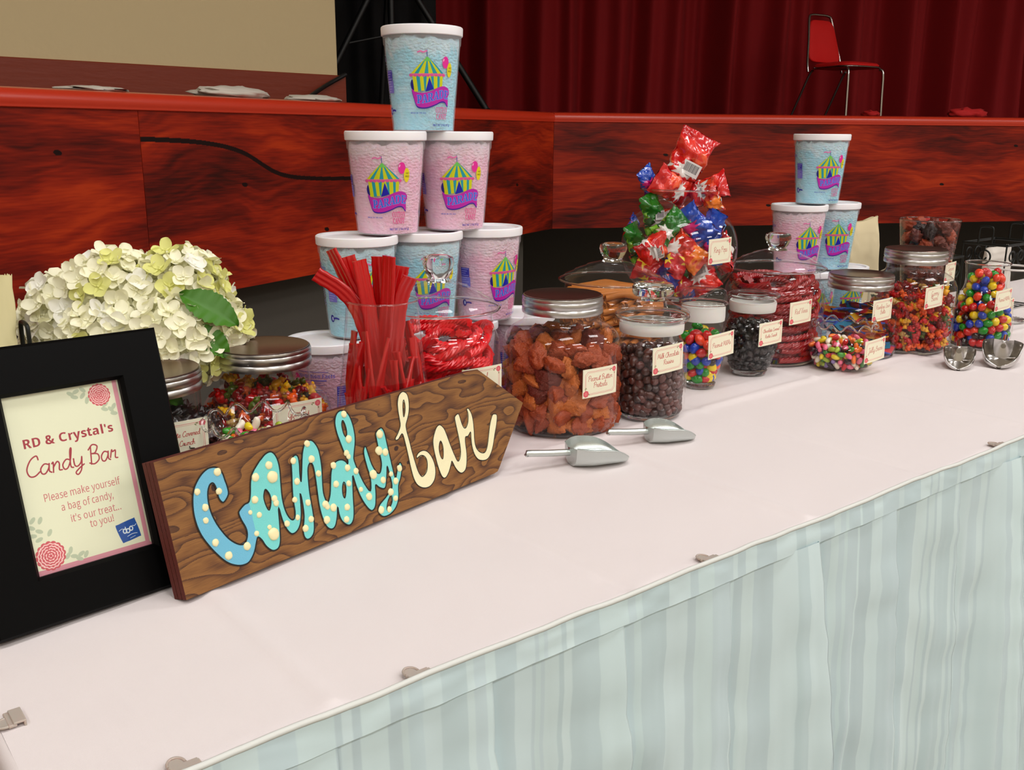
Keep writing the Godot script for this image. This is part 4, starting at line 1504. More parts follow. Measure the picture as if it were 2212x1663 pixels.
func cotton_candy_tubs() -> void:
	var z := -0.632
	var rows := [
		[3, 0.816, 0, true, 7.0, "blue cotton candy tub alone at the very top of the larger left pyramid"],
		[2, 0.751, 0, false, -5.0, "pink cotton candy tub in the second row of the left pyramid, nearer the hydrangeas"],
		[2, 0.869, 0, false, 2.0, "pink cotton candy tub in the second row of the left pyramid, nearer the red chair"],
		[1, 0.698, 0, true, 29.0, "blue cotton candy tub behind the red licorice vase, third row of the left pyramid"],
		[1, 0.812, 0, true, 10.0, "blue cotton candy tub behind a glass knob, middle of the third row"],
		[1, 0.927, 0, false, 32.0, "pink cotton candy tub at the end of the third row, behind the pretzel jar lid"],
		[0, 0.643, 0, false, 102.0, "pink tub showing a nutrition panel, bottom row of the left pyramid beside the gummy jar"],
		[0, 0.7615, 0, true, 20.0, "bottom row tub behind the vase of red licorice"],
		[0, 0.880, 0, false, 20.0, "bottom row tub behind the lidded jar of bright red candy ropes"],
		[0, 0.998, 0, false, 40.0, "bottom row tub at the right foot of the left pyramid, behind the pretzel nuggets"],
	]
	for k in rows.size():
		var r: Array = rows[k]
		tub(Vector3(r[1], TOP + LEVEL * r[0] + 0.0008, z + rng.randf_range(-0.002, 0.002)), deg_to_rad(-33.0 + r[4]), r[3], r[5], 100 + k)
	var far := [
		[2, 1.829, true, 22.0, "blue cotton candy tub on top of the smaller right pyramid"],
		[1, 1.770, false, 28.0, "pink cotton candy tub in the middle row of the right pyramid, behind a glass knob"],
		[1, 1.8885, true, 16.0, "blue cotton candy tub in the middle row of the right pyramid, beside the black void"],
		[0, 1.7115, false, 30.0, "bottom row tub of the right pyramid behind the tall jar of dark red ropes"],
		[0, 1.830, true, 30.0, "bottom row tub of the right pyramid behind the rainbow belt jar"],
		[0, 1.9485, true, 30.0, "bottom row tub of the right pyramid behind the tall gummy jar"],
	]
	for k in far.size():
		var r: Array = far[k]
		tub(Vector3(r[1], TOP + LEVEL * r[0] + 0.0008, -0.648 + rng.randf_range(-0.002, 0.002)), deg_to_rad(-56.0 + r[3]), r[2], r[4], 140 + k)


# ---------------------------------------------------------------- sweets

# Drops sweets into a vessel until they lie still: n balls of radius r inside wall(y), from floor0 upwards. The same every time.
func settle(n: int, r: float, wall: Callable, floor0: float, tall: float, seed_: int, rounds := 70) -> PackedVector3Array:
	var g := RandomNumberGenerator.new()
	g.seed = seed_
	var p := PackedVector3Array()
	for k in n:
		var y := floor0 + r + (tall - r) * 1.25 * (k + 0.5) / n
		var lim := maxf((wall.call(minf(y, tall)) as float) - r, 0.0)
		var a := g.randf() * TAU
		var d := sqrt(g.randf()) * lim
		p.append(Vector3(cos(a) * d, y, sin(a) * d))
	var cell := r * 2.0
	for step in rounds:
		var fall := r * 0.22 if step < rounds - 18 else r * 0.03
		for k in n:
			p[k].y -= fall
		var grid := {}
		for k in n:
			var key := Vector3i((p[k] / cell).floor())
			if grid.has(key):
				grid[key].append(k)
			else:
				grid[key] = [k]
		for k in n:
			var c := Vector3i((p[k] / cell).floor())
			for dx in [-1, 0, 1]:
				for dy in [-1, 0, 1]:
					for dz in [-1, 0, 1]:
						var key := c + Vector3i(dx, dy, dz)
						if not grid.has(key):
							continue
						for o in grid[key]:
							if o <= k:
								continue
							var d := p[o] - p[k]
							var l := d.length()
							if l < cell and l > 1e-9:
								var push := d * ((cell - l) / l * 0.5)
								p[k] -= push
								p[o] += push
		for k in n:
			var q := p[k]
			q.y = maxf(q.y, floor0 + r)
			var lim := maxf((wall.call(q.y) as float) - r, 0.0005)
			var d := Vector2(q.x, q.z).length()
			if d > lim:
				q.x *= lim / d
				q.z *= lim / d
			p[k] = q
	return p


func wall_of(prof: PackedVector2Array, inset := 0.003) -> Callable:
	return func(y: float) -> float:
		for k in prof.size() - 1:
			var a := prof[k]
			var b := prof[k + 1]
			if b.y > a.y and y >= a.y and y <= b.y:
				return lerpf(a.x, b.x, (y - a.y) / (b.y - a.y)) - inset
		return prof[prof.size() - 1].x - inset


# which balls show from the eye
func shows(p: PackedVector3Array, r: float, at: Vector3) -> PackedByteArray:
	var out := PackedByteArray()
	out.resize(p.size())
	var eye := EYE - at
	var order := range(p.size())
	for k in p.size():
		var c := p[k]
		var to := (eye - c).normalized()
		var side := to.cross(Vector3.UP).normalized()
		var up := side.cross(to)
		var near: Array = []
		for o in p.size():
			if o == k:
				continue
			var d := p[o] - c
			var t := d.dot(to)
			if t > 0.0 and (d - to * t).length() < r * 1.9:
				near.append(o)
		var seen := false
		for off in [Vector3.ZERO, side * 0.65, side * -0.65, up * 0.65, up * -0.65]:
			var q: Vector3 = c + (off as Vector3) * r
			var free := true
			for o in near:
				var d: Vector3 = p[o] - q
				var t := d.dot(to)
				if t > 0.0 and (d - to * t).length() < r * 0.92:
					free = false
					break
			if free:
				seen = true
				break
		out[k] = 1 if seen else 0
	return out


func spot_words(q: Vector3, r: float, at: Vector3, low: float, high: float) -> String:
	# where in the vessel, as seen from the front
	var to := EYE - at
	to.y = 0
	to = to.normalized()
	var side := Vector3(-to.z, 0, to.x)
	var s := -q.dot(side)
	var f := (q.y - low) / maxf(high - low, 0.001)
	var v := "lowest" if f < 0.16 else "low" if f < 0.38 else "halfway up" if f < 0.62 else "high up" if f < 0.84 else "on top"
	var h := "far left" if s < -r * 0.62 else "left" if s < -r * 0.22 else "middle" if s < r * 0.22 else "right" if s < r * 0.62 else "far right"
	var dd := q.dot(to)
	return "%s, %s%s" % [v, h, " near side" if dd > r * 0.45 else " far side" if dd < -r * 0.2 else ""]


# spec: at, wall, floor, fill, size (ball radius), count, meshes, kinds [[colour word, material, share]], called, what, vessel, category, group, seed
func pour(s: Dictionary) -> void:
	var at: Vector3 = s.at
	var p := settle(s.count, s.size, s.wall, s.floor, s.fill, s.seed)
	var seen := shows(p, s.size, at)
	var g := RandomNumberGenerator.new()
	g.seed = s.seed + 1
	var top := 0.0
	var wide := 0.0
	for q in p:
		top = maxf(top, q.y)
		wide = maxf(wide, Vector2(q.x, q.z).length())
	var rest: Array = []
	var made := 0
	for k in p.size():
		var pick := g.randf()
		var kind: Array = s.kinds[0]
		for q in s.kinds:
			kind = q
			pick -= q[2]
			if pick < 0.0:
				break
		var turn := Basis.from_euler(Vector3(g.randf() * TAU, g.randf() * TAU, g.randf() * TAU))
		if s.has("lie"):   # long sweets lie flatter than they stand
			turn = Basis(Vector3.UP, g.randf() * TAU) * Basis(Vector3.RIGHT, g.randf_range(-0.7, 0.7)) * Basis(Vector3.BACK, g.randf() * TAU)
		turn = turn.scaled(Vector3.ONE * g.randf_range(0.93, 1.05))
		var mesh: Mesh = s.meshes[g.randi() % (s.meshes as Array).size()]
		var where := Transform3D(turn, at + p[k])
		if seen[k] and made < 300 and (not s.has("shown") or s.shown.call(p[k])):
			made += 1
			solo(s.called, "%s %s %s of the %s" % [kind[0], s.what, spot_words(p[k], wide, at, s.floor, top), s.vessel], s.category, mesh, kind[1], where, s.group)
		else:
			rest.append([where, (kind[1] as StandardMaterial3D).albedo_color])
	if rest.is_empty():
		return
	var mm := MultiMesh.new()
	mm.transform_format = MultiMesh.TRANSFORM_3D
	mm.use_colors = true
	mm.mesh = s.meshes[0]
	mm.instance_count = rest.size()
	for k in rest.size():
		mm.set_instance_transform(k, rest[k][0])
		mm.set_instance_color(k, (rest[k][1] as Color).srgb_to_linear())
	var o := MultiMeshInstance3D.new()
	o.name = numbered(s.called + "_filling")
	o.multimesh = mm
	var base: StandardMaterial3D = s.kinds[0][1]
	var m: StandardMaterial3D = mat(base.resource_name + "_filling", Color.WHITE, base.roughness)
	m.vertex_color_use_as_albedo = true
	o.material_override = m
	o.set_meta("kind", "stuff")
	tag(o, "the deeper lying %ss hidden inside the %s" % [s.what, s.vessel], s.category)
	add_child(o)


func sweet_meshes(kind: String) -> Array:
	if used.has("mesh " + kind):
		return used["mesh " + kind]
	var out: Array = []
	match kind:
		"shelled":
			for k in 3:
				out.append(blob(Vector3(0.0077, 0.0105 - 0.0008 * k, 0.0082), 0.10, 1.1, 40 + k, 16, 11))
		"raisin":
			for k in 4:
				out.append(blob(Vector3(0.0066, 0.0092 - 0.0006 * k, 0.0070), 0.13, 1.6, 50 + k, 12, 9))
		"crunch":
			for k in 4:
				out.append(blob(Vector3(0.0062, 0.0080, 0.0055), 0.45, 2.0, 60 + k, 11, 8))
		"nugget":
			for k in 5:
				out.append(nugget(80 + k * 3))
		"nut":
			for k in 4:
				out.append(blob(Vector3(0.013, 0.016, 0.012), 0.7, 2.4, 95 + k, 18, 12))
		"bean":
			for k in 2:
				var sh := Shape.new()
				sh.sheet(12, 10, func(u: float, w: float) -> Vector3:
					var a := w * PI
					var c := cos(a)
					var r := 0.0047 * pow(maxf(sin(a), 0.0), 0.7)
					return Vector3(cos(u * TAU) * r + 0.0018 * c * c, -c * (0.0088 - 0.0008 * k), sin(u * TAU) * r), true, true)
				out.append(sh.mesh())
		"bear":
			out.append(bear(0.0))
			out.append(bear(0.25))
	used["mesh " + kind] = out
	return out


# a broken pillow of pretzel: flat broken faces, rough crust
func nugget(seed_: int) -> ArrayMesh:
	var g := RandomNumberGenerator.new()
	g.seed = seed_
	var planes: Array = []
	for k in 8:
		var d := Vector3(g.randfn(), g.randfn(), g.randfn()).normalized()
		planes.append([d, g.randf_range(0.48, 0.86)])
	var n := FastNoiseLite.new()
	n.seed = seed_
	n.frequency = 3.2
	var sh := Shape.new()
	sh.sheet(32, 20, func(u: float, w: float) -> Vector3:
		var d := Vector3(cos(u * TAU) * sin(w * PI), -cos(w * PI), sin(u * TAU) * sin(w * PI))
		var r := 1.15
		for q in planes:
			var c := d.dot(q[0])
			if c > 0.05:
				r = minf(r, q[1] / c)
		r *= 1.0 + 0.26 * n.get_noise_3dv(d)
		return d * r * Vector3(0.0200, 0.0125, 0.0165), true, true)
	return sh.mesh()


func bear(lean: float) -> ArrayMesh:
	var sh := Shape.new()
	var e := func(c: Vector3, r: Vector3) -> void: blob_into(sh, r * 0.0012, 0.0, 1.0, 1, 10, 7, Transform3D(Basis.IDENTITY, c * 0.0012))
	e.call(Vector3(0, -1, 0), Vector3(5.0, 6.2, 4.3))
	e.call(Vector3(lean, 6.6, 0.6), Vector3(3.9, 3.7, 3.5))
	e.call(Vector3(lean, 5.9, 3.6), Vector3(1.8, 1.4, 1.4))
	for s in [-1.0, 1.0]:
		e.call(Vector3(s * 2.9 + lean, 9.4, 0.2), Vector3(1.5, 1.5, 1.1))
		e.call(Vector3(s * 4.0, 2.0, 3.0), Vector3(1.7, 1.9, 3.0))
		e.call(Vector3(s * 3.3, -6.4, 2.6), Vector3(2.1, 2.2, 3.4))
	return sh.mesh()


func gloss(key: String, c: Color, rough := 0.18) -> StandardMaterial3D:
	var m := mat(key, c, rough)
	m.clearcoat_enabled = true
	m.clearcoat = 0.4
	m.clearcoat_roughness = 0.1
	return m


func jelly(key: String, c: Color) -> StandardMaterial3D:
	var m := mat(key, c, 0.12)
	m.subsurf_scatter_enabled = true
	m.subsurf_scatter_strength = 0.5
	return m


func shelled_kinds() -> Array:
	return [["yellow", gloss("shell_yellow", Color(0.93, 0.80, 0.02)), 0.22], ["blue", gloss("shell_blue", Color(0.02, 0.24, 0.72)), 0.22], ["red", gloss("shell_red", Color(0.78, 0.05, 0.05)), 0.2], ["orange", gloss("shell_orange", Color(0.92, 0.24, 0.08)), 0.13], ["green", gloss("shell_green", Color(0.05, 0.55, 0.10)), 0.15], ["brown", gloss("shell_brown", Color(0.13, 0.05, 0.035)), 0.08]]


func bear_kinds() -> Array:
	return [["red", jelly("gummy_red", Color(0.72, 0.02, 0.02)), 0.36], ["dark red", jelly("gummy_dark", Color(0.44, 0.01, 0.03)), 0.16], ["orange", jelly("gummy_orange", Color(0.93, 0.34, 0.03)), 0.24], ["yellow", jelly("gummy_yellow", Color(0.95, 0.66, 0.05)), 0.15], ["green", jelly("gummy_green", Color(0.30, 0.36, 0.06)), 0.06], ["pale", jelly("gummy_pale", Color(0.78, 0.62, 0.36)), 0.04]]


func bean_kinds() -> Array:
	var out: Array = []
	for q in [["yellow", Color(0.92, 0.82, 0.12), 0.13], ["white", Color(0.92, 0.88, 0.80), 0.12], ["pink", Color(0.93, 0.42, 0.55), 0.13], ["red", Color(0.78, 0.06, 0.08), 0.14], ["orange", Color(0.95, 0.45, 0.06), 0.15], ["green", Color(0.20, 0.55, 0.12), 0.1], ["lilac", Color(0.52, 0.44, 0.66), 0.05], ["dark purple", Color(0.16, 0.05, 0.12), 0.1], ["lime", Color(0.62, 0.72, 0.16), 0.08]]:
		out.append([q[0], gloss("bean_" + (q[0] as String).replace(" ", "_"), q[1]), q[2]])
	return out


# ---------------------------------------------------------------- glass jars and their cards

func metal_lid(t: Node3D, y: float, r: float, high: float) -> void:
	var m := bumpy(mat("lid_metal", Color(0.76, 0.75, 0.74), 0.28, 1.0), 0.3, 0.01, Vector3(2, 30, 2))
	var a := r * 1000.0
	var h := high * 1000.0
	var l := part(t, "screw_lid", lathe("%f,0 %f,0.5 %f,%f %f,%f %f,%f %f,%f %f,%f %f,%f %f,%f %f,%f 0,%f" % [a - 3, a - 0.6, a, h * 0.12, a - 0.2, h * 0.30, a - 1.6, h * 0.38, a - 0.2, h * 0.46, a - 0.1, h * 0.72, a - 1.0, h * 0.78, a - 0.2, h * 0.84, a - 1.4, h * 0.98, h], 56, 50.0), m, Vector3(0, y, 0))
	part(l, "lid_plate", lathe("%f,%f %f,%f %f,%f 0,%f" % [a - 2.0, h, a - 3.2, h + 0.9, a - 5.0, h + 0.3, h + 0.3], 48), mat("lid_plate", Color(0.50, 0.40, 0.36), 0.28, 0.9))


# the domed glass lid with a knob: flange at y, knob top at y + high
func dome_lid(t: Node3D, y: float, r: float, high: float) -> void:
	var a := r * 1000.0
	var h := high * 1000.0
	var l := part(t, "glass_lid", lathe("%f,-1 %f,0.5 %f,3 %f,4 %f,%f %f,%f %f,%f %f,%f %f,%f" % [a * 0.9, a * 0.98, a, a * 0.97, a * 0.9, h * 0.12, a * 0.87, h * 0.17, a * 0.72, h * 0.25, a * 0.69, h * 0.30, a * 0.5, h * 0.39] + " %f,%f %f,%f %f,%f" % [a * 0.47, h * 0.43, a * 0.3, h * 0.49, a * 0.2, h * 0.52], 56, 60.0), glass(), Vector3(0, y, 0))
	part(l, "rolled_rim", ring(a * 0.98, 1.9), solid_glass(), Vector3(0, 0.002, 0))
	var k := a * 0.01
	part(l, "knob", lathe("0,%f %f,%f %f,%f %f,%f %f,%f %f,%f %f,%f 0,%f" % [h * 0.5, k * 20, h * 0.505, k * 17, h * 0.57, k * 21, h * 0.66, k * 26, h * 0.84, k * 24, h * 0.95, k * 15, h * 0.995, h], 24, 50.0), solid_glass())


func ring(r: float, thick: float, seg := 48) -> ArrayMesh:
	var sh := Shape.new()
	var p := PackedVector2Array()
	for k in 9:
		p.append(Vector2(r + cos(TAU * k / 8.0) * thick, sin(TAU * k / 8.0) * thick) * 0.001)
	lathe_into(sh, p, seg, 80.0)
	return sh.mesh()


func card_mat(lines: Array) -> StandardMaterial3D:
	var key := "card " + " ".join(lines)
	if mats.has(key):
		return mats[key]
	var im := Image.create(520, 336, false, Image.FORMAT_RGB8)
	im.fill(Color(0.93, 0.91, 0.81))
	var pink := Color(0.86, 0.52, 0.50)
	for k in 2:
		var d := 34.0 + k * 13.0
		var n := 34.0
		pen(im, PackedVector2Array([Vector2(d + n, d), Vector2(520 - d - n, d), Vector2(520 - d, d + n), Vector2(520 - d, 336 - d - n), Vector2(520 - d - n, 336 - d), Vector2(d + n, 336 - d), Vector2(d, 336 - d - n), Vector2(d, d + n), Vector2(d + n, d)]), 5.0 if k == 0 else 3.0, pink)
	for q in [[Vector2(474, 46), 30.0], [Vector2(48, 288), 38.0]]:
		for a in 7:
			oval(im, q[0] + Vector2(cos(TAU * a / 7), sin(TAU * a / 7)) * q[1] * 0.55, Vector2(q[1], q[1]) * 0.5, Color(0.86, 0.36, 0.40))
		oval(im, q[0], Vector2(q[1], q[1]) * 0.5, Color(0.90, 0.48, 0.48))
	for q in [[Vector2(424, 40), 0.2], [Vector2(410, 52), 0.8], [Vector2(480, 92), 1.4], [Vector2(92, 300), 0.2], [Vector2(36, 232), 1.4], [Vector2(48, 222), 1.0]]:
		oval(im, q[0], Vector2(12, 6), Color(0.55, 0.58, 0.40), q[1])
	var unit := 10.0
	for s in lines:
		unit = minf(unit, 370.0 / cursive_width(s, 1.0))
	for k in lines.size():
		var wide := cursive_width(lines[k], unit)
		var y := 186.0 + (k - (lines.size() - 1) / 2.0) * 82.0
		cursive(im, lines[k], Vector2(260 - wide / 2, y), unit, 5.0, Color(0.72, 0.22, 0.20))
	mats[key] = painted("card_" + "_".join(lines).to_snake_case().replace("&", "and").replace("'", ""), im, 0.75)
	return mats[key]


# a paper card taped to the front of a vessel: middle of its back at the given place
func card(at: Vector3, lines: Array, label: String, turn := 0.0, roll := 0.0, size := Vector2(0.0655, 0.0415)) -> void:
	var t := thing("name_card", label, "label card", at, turn, "name cards on the jars")
	t.rotation.z = roll
	var front := Shape.new()
	var bow := 0.0016
	front.sheet(10, 2, func(u: float, w: float) -> Vector3:
		var x := u * 2.0 - 1.0
		return Vector3(x * size.x / 2, (0.5 - w) * size.y, 0.0008 - bow * x * x), false, true)
	part(t, "printed_face", front.mesh(), card_mat(lines))
	var back := Shape.new()
	back.sheet(10, 2, func(u: float, w: float) -> Vector3:
		var x := u * 2.0 - 1.0
		return Vector3(x * size.x / 2, (0.5 - w) * size.y, 0.0002 - bow * x * x), false, false)
	part(t, "card_back", back.mesh(), mat("card_back", Color(0.92, 0.90, 0.82), 0.8))


# the plain jar: a single glass wall with a thick foot
func jar_body(t: Node3D, prof: PackedVector2Array, seg := 64) -> void:
	part(t, "glass_body", lathe_pts(prof, seg, 75.0), glass())
	var r := 0.0
	for q in prof:
		if q.y < 0.012:
			r = maxf(r, q.x * 1000.0)
	part(t, "thick_foot", lathe("0,0.4 %f,0.4 %f,2.6 %f,5.4 %f,6.0 0,6.0" % [r * 0.90, r * 0.955, r * 0.95, r * 0.88], 48, 75.0), solid_glass())


const GALLON := "0,0.2 68,0.2 78,4 84.5,12 87.6,26 88,40 88,122 86.6,134 82,144 74,152 65,157.5 59,161 56.6,166 56.6,190"
const HALF := "0,0.2 60,0.2 71,3.5 77.5,11 80,22 80.2,34 80,84 77.5,94 71,103 63,109.5 58,113 56,118 56,142"
const COOKIE := "0,0.2 72,0.2 85,4 91.5,12 94.4,24 95,40 95,132 93.5,142 88,151 84,155 83,160 84.5,164 83,169 84,173 82,178"


func fill_count(prof: PackedVector2Array, low: float, high: float, r: float, packed := 0.68) -> int:
	var v := 0.0
	var wall := wall_of(prof)
	for k in 40:
		var y := lerpf(low, high, (k + 0.5) / 40.0)
		v += PI * pow(wall.call(y), 2.0) * (high - low) / 40.0
	return int(v * packed / (4.0 / 3.0 * PI * r * r * r))


# ---------------------------------------------------------------- the left and middle jars

const SIDE := Vector3(0.78, 0, 0.625)   # sideways along the display as one stands in front of its near end


func scaled(s: String, fx: float, fy: float) -> PackedVector2Array:
	var out := PackedVector2Array()
	for q in pts(s):
		out.append(Vector2(q.x * fx, q.y * fy))
	return out


func ruffled_bowl(t: Node3D, belly: float, rim: float, high: float, waves: int, foot_y := 0.0) -> PackedVector2Array:
	# a round glass bowl whose rim is pinched into waves
	var prof := PackedVector2Array([Vector2(0, foot_y + 0.001), Vector2(belly * 0.55, foot_y + 0.001), Vector2(belly * 0.82, foot_y + high * 0.12), Vector2(belly, foot_y + high * 0.38), Vector2(belly * 0.97, foot_y + high * 0.55), Vector2(belly * 0.86, foot_y + high * 0.72), Vector2(belly * 0.84, foot_y + high * 0.80), Vector2(rim, foot_y + high * 0.96)])
	var fine := smooth(prof, false, 4)
	var sh := Shape.new()
	sh.sheet(120, fine.size() - 1, func(u: float, w: float) -> Vector3:
		var q := fine[int(round(w * (fine.size() - 1)))]
		var f := smoothstep(foot_y + high * 0.72, foot_y + high, q.y)
		var a := TAU * u
		var r := q.x * (1.0 + 0.07 * f * cos(a * waves))
		return Vector3(cos(a) * r, q.y + f * 0.006 * sin(a * waves), sin(a) * r), true, true)
	part(t, "glass_bowl", sh.mesh(), glass())
	var lip: Array = []
	for k in waves * 10 + 1:
		var a := TAU * k / (waves * 10.0)
		var r := rim * (1.0 + 0.07 * cos(a * waves))
		lip.append(Vector3(cos(a) * r, foot_y + high * 0.96 + 0.006 * sin(a * waves), sin(a) * r))
	part(t, "ruffled_rim", tube(bend(lip, 1), 0.0017, 6), solid_glass())
	return prof


func left_jars() -> void:
	# dark chocolate crunch, mostly behind the frame
	var p := Vector3(0.346, TOP + 0.0008, -0.498)
	var half := pts(HALF)
	var t := thing("candy_jar", "half-gallon glass jar of dark chocolate pieces standing behind the black frame", "jar", p)
	jar_body(t, half)
	metal_lid(t, 0.142, 0.0592, 0.024)
	var choc := [["dark brown", gloss("choc_dark", Color(0.085, 0.030, 0.024), 0.3), 0.6], ["reddish brown", gloss("choc_red", Color(0.17, 0.05, 0.04), 0.3), 0.4]]
	pour({"at": p, "wall": wall_of(half), "floor": 0.007, "fill": 0.105, "size": 0.0105, "count": fill_count(half, 0.007, 0.115, 0.0105, 0.8), "meshes": sweet_meshes("nut"), "kinds": choc, "called": "chocolate_piece", "what": "chocolate cluster", "vessel": "jar behind the frame", "category": "chocolate", "group": "chocolate pieces in the jar behind the frame", "seed": 301, "shown": func(q: Vector3) -> bool: return q.dot(SIDE) > 0.028})
	card(Vector3(0.348, TOP + 0.103, -0.4165), ["Chocolate Covered", "Rocks Crunch"], "cream name card between the black frame and the sign, half hidden by both")

	# gummy bears
	p = Vector3(0.505, TOP + 0.0008, -0.537)
	t = thing("candy_jar", "squat screw-lid jar of red and yellow gummy bears behind the sign's left half", "jar", p)
	jar_body(t, half)
	metal_lid(t, 0.142, 0.0592, 0.024)
	pour({"at": p, "wall": wall_of(half), "floor": 0.007, "fill": 0.125, "size": 0.0098, "count": fill_count(half, 0.007, 0.128, 0.0098, 0.86), "meshes": sweet_meshes("bear"), "kinds": bear_kinds(), "called": "gummy_bear", "what": "gummy bear", "vessel": "squat jar behind the sign", "category": "gummy bear", "group": "gummy bears in the squat jar behind the sign", "seed": 311, "shown": func(q: Vector3) -> bool: return q.y > 0.03})
	card(Vector3(0.508, TOP + 0.090, -0.4545), ["Gummy", "Bears"], "cream name card above the sign's top edge on the squat gummy bear jar")

	# footed bowl with a ruffled rim, its sweets showing over the sign
	p = Vector3(0.428, TOP + 0.0008, -0.3935)
	t = thing("footed_bowl", "glass footed bowl with a wavy rim standing between the sign and the squat gummy jar", "bowl", p)
	part(t, "foot", lathe("0,0.3 33,0.3 34,2 22,5 8,11 6,20 7.5,32 12,37 0,38", 40, 60.0), solid_glass())
	var prof := ruffled_bowl(t, 0.050, 0.0545, 0.083, 11, 0.037)
	pour({"at": p, "wall": wall_of(prof), "floor": 0.041, "fill": 0.105, "size": 0.0064, "count": 240, "meshes": sweet_meshes("bean"), "kinds": bean_kinds(), "called": "jelly_bean", "what": "jelly bean", "vessel": "footed bowl behind the sign", "category": "jelly bean", "group": "jelly beans in the footed bowl", "seed": 321, "shown": func(q: Vector3) -> bool: return q.y > 0.088})

	licorice_vase()

	# bright red ropes under a domed lid
	p = Vector3(0.741, TOP + 0.0008, -0.490)
	prof = scaled(COOKIE, 0.885, 1.09)
	t = thing("cookie_jar", "lidded glass jar of bright red candy ropes, between the licorice vase and the pretzel nuggets", "jar", p)
	jar_body(t, prof)
	dome_lid(t, 0.195, 0.0845, 0.074)
	ropes(p, 0.079, 0.158, gloss("rope_bright", Color(0.88, 0.02, 0.085), 0.22), "bright red rope", "domed jar behind the sign", 331, 0.5)
	card(Vector3(0.754, TOP + 0.1065, -0.408), ["Red", "Ropes"], "cream name card mostly hidden behind the sign's pointed end")


func licorice_vase() -> void:
	var p := Vector3(0.612, TOP + 0.0008, -0.424)
	var prof := smooth(pts("0,0.2 34,0.2 38,3 49,26 57,52 59,78 56,112 51,150 46.5,195 43.5,229"), false, 3)
	var t := thing("glass_vase", "tall tapering glass vase of red licorice standing behind the sign", "vase", p)
	part(t, "glass_body", lathe_pts(prof, 64, 75.0), glass())
	part(t, "rim", ring(43.5, 1.1), solid_glass(), Vector3(0, 0.229, 0))
	part(t, "thick_foot", lathe("0,0.4 34,0.4 38,4 39,8 0,9", 48, 75.0), solid_glass())
	var red := gloss("licorice_red", Color(0.74, 0.008, 0.025), 0.25)
	# sideways lean, height of the tip, where it stands front to back, and a word for it
	var tips := [[-0.077, 0.262, 0.010, "leaning far out to the left", true], [-0.060, 0.290, 0.0, "tallest, second from the left", true], [-0.043, 0.280, -0.012, "beside the tallest one", true], [-0.024, 0.279, 0.012, "just left of the middle", true], [-0.004, 0.281, -0.006, "upright in the middle", true], [0.012, 0.284, 0.012, "just right of the middle", true], [0.024, 0.268, -0.014, "right of the middle at the back", true], [0.036, 0.258, 0.006, "rightmost, with a saw-toothed edge", true]]
	var depth := Vector3(-0.625, 0, 0.78)
	var wave := func(f: float) -> float: return 1.0 + 0.10 * absf(fposmod(f * 24.0, 1.0) * 2.0 - 1.0) - 0.05
	var sec := smooth(pts("-9,-1.2 -6,-2.4 -3,-1.6 0,-2.6 3,-1.6 6,-2.4 9,-1.2 9,1.2 6,2.4 3,1.6 0,2.6 -3,1.6 -6,2.4 -9,1.2"), true, 2)
	var k := 0
	for q in tips:
		var foot: Vector3 = SIDE * (-(q[0] as float) * 0.32 + 0.004 * sin(k * 2.0)) + depth * (-(q[2] as float) * 1.4)
		foot.y = 0.012 + 0.004 * (k % 3)
		var neck: Vector3 = SIDE * clampf(q[0] * 0.62, -0.031, 0.029) + depth * q[2] + Vector3(0, 0.222, 0)
		var tip: Vector3 = SIDE * (q[0] as float) + depth * (q[2] as float) * 1.2 + Vector3(0, q[1], 0)
		var sh := Shape.new()
		sweep_into(sh, bend([foot, foot.lerp(neck, 0.5) + SIDE * 0.004 * sin(k), neck, tip], 12), sec, 0.7 * sin(k * 1.7), wave, depth)
		solo("licorice_stick", "red licorice stick in the glass vase, %s" % q[3], "licorice", sh.mesh(), red, Transform3D(Basis.IDENTITY, p), "red licorice sticks in the vase")
		k += 1
	var g := RandomNumberGenerator.new()
	g.seed = 44
	for s in 46:
		var a := g.randf() * TAU
		var r0 := 0.030 + 0.008 * g.randf()
		var y1 := g.randf_range(0.09, 0.20)
		var b := a + g.randf_range(-1.5, 1.5)
		var r1 := lerpf(0.050, 0.036, clampf((y1 - 0.08) / 0.12, 0, 1)) - 0.002
		var from := Vector3(cos(a) * r0, g.randf_range(0.012, 0.05), sin(a) * r0)
		var to := Vector3(cos(b) * r1, y1, sin(b) * r1)
		var mid := (from + to) / 2.0
		var push := Vector3(mid.x, 0, mid.z).normalized() * (0.047 - Vector2(mid.x, mid.z).length()) * 0.8
		var sh := Shape.new()
		sweep_into(sh, bend([from, mid + push, to], 8), smooth(pts("-6,-1.2 -3,-2.4 0,-1.6 3,-2.4 6,-1.2 6,1.2 3,2.4 0,1.6 -3,2.4 -6,1.2"), true, 2), g.randf_range(-2.5, 2.5), wave, Vector3(cos(a), 0, sin(a)))
		var mid_a := atan2(mid.z, mid.x)
		solo("licorice_stick", "short red licorice stick inside the glass vase, %s" % spot_words(mid, 0.055, p, 0.0, 0.2), "licorice", sh.mesh(), red, Transform3D(Basis.IDENTITY, p), "short red licorice sticks in the vase")


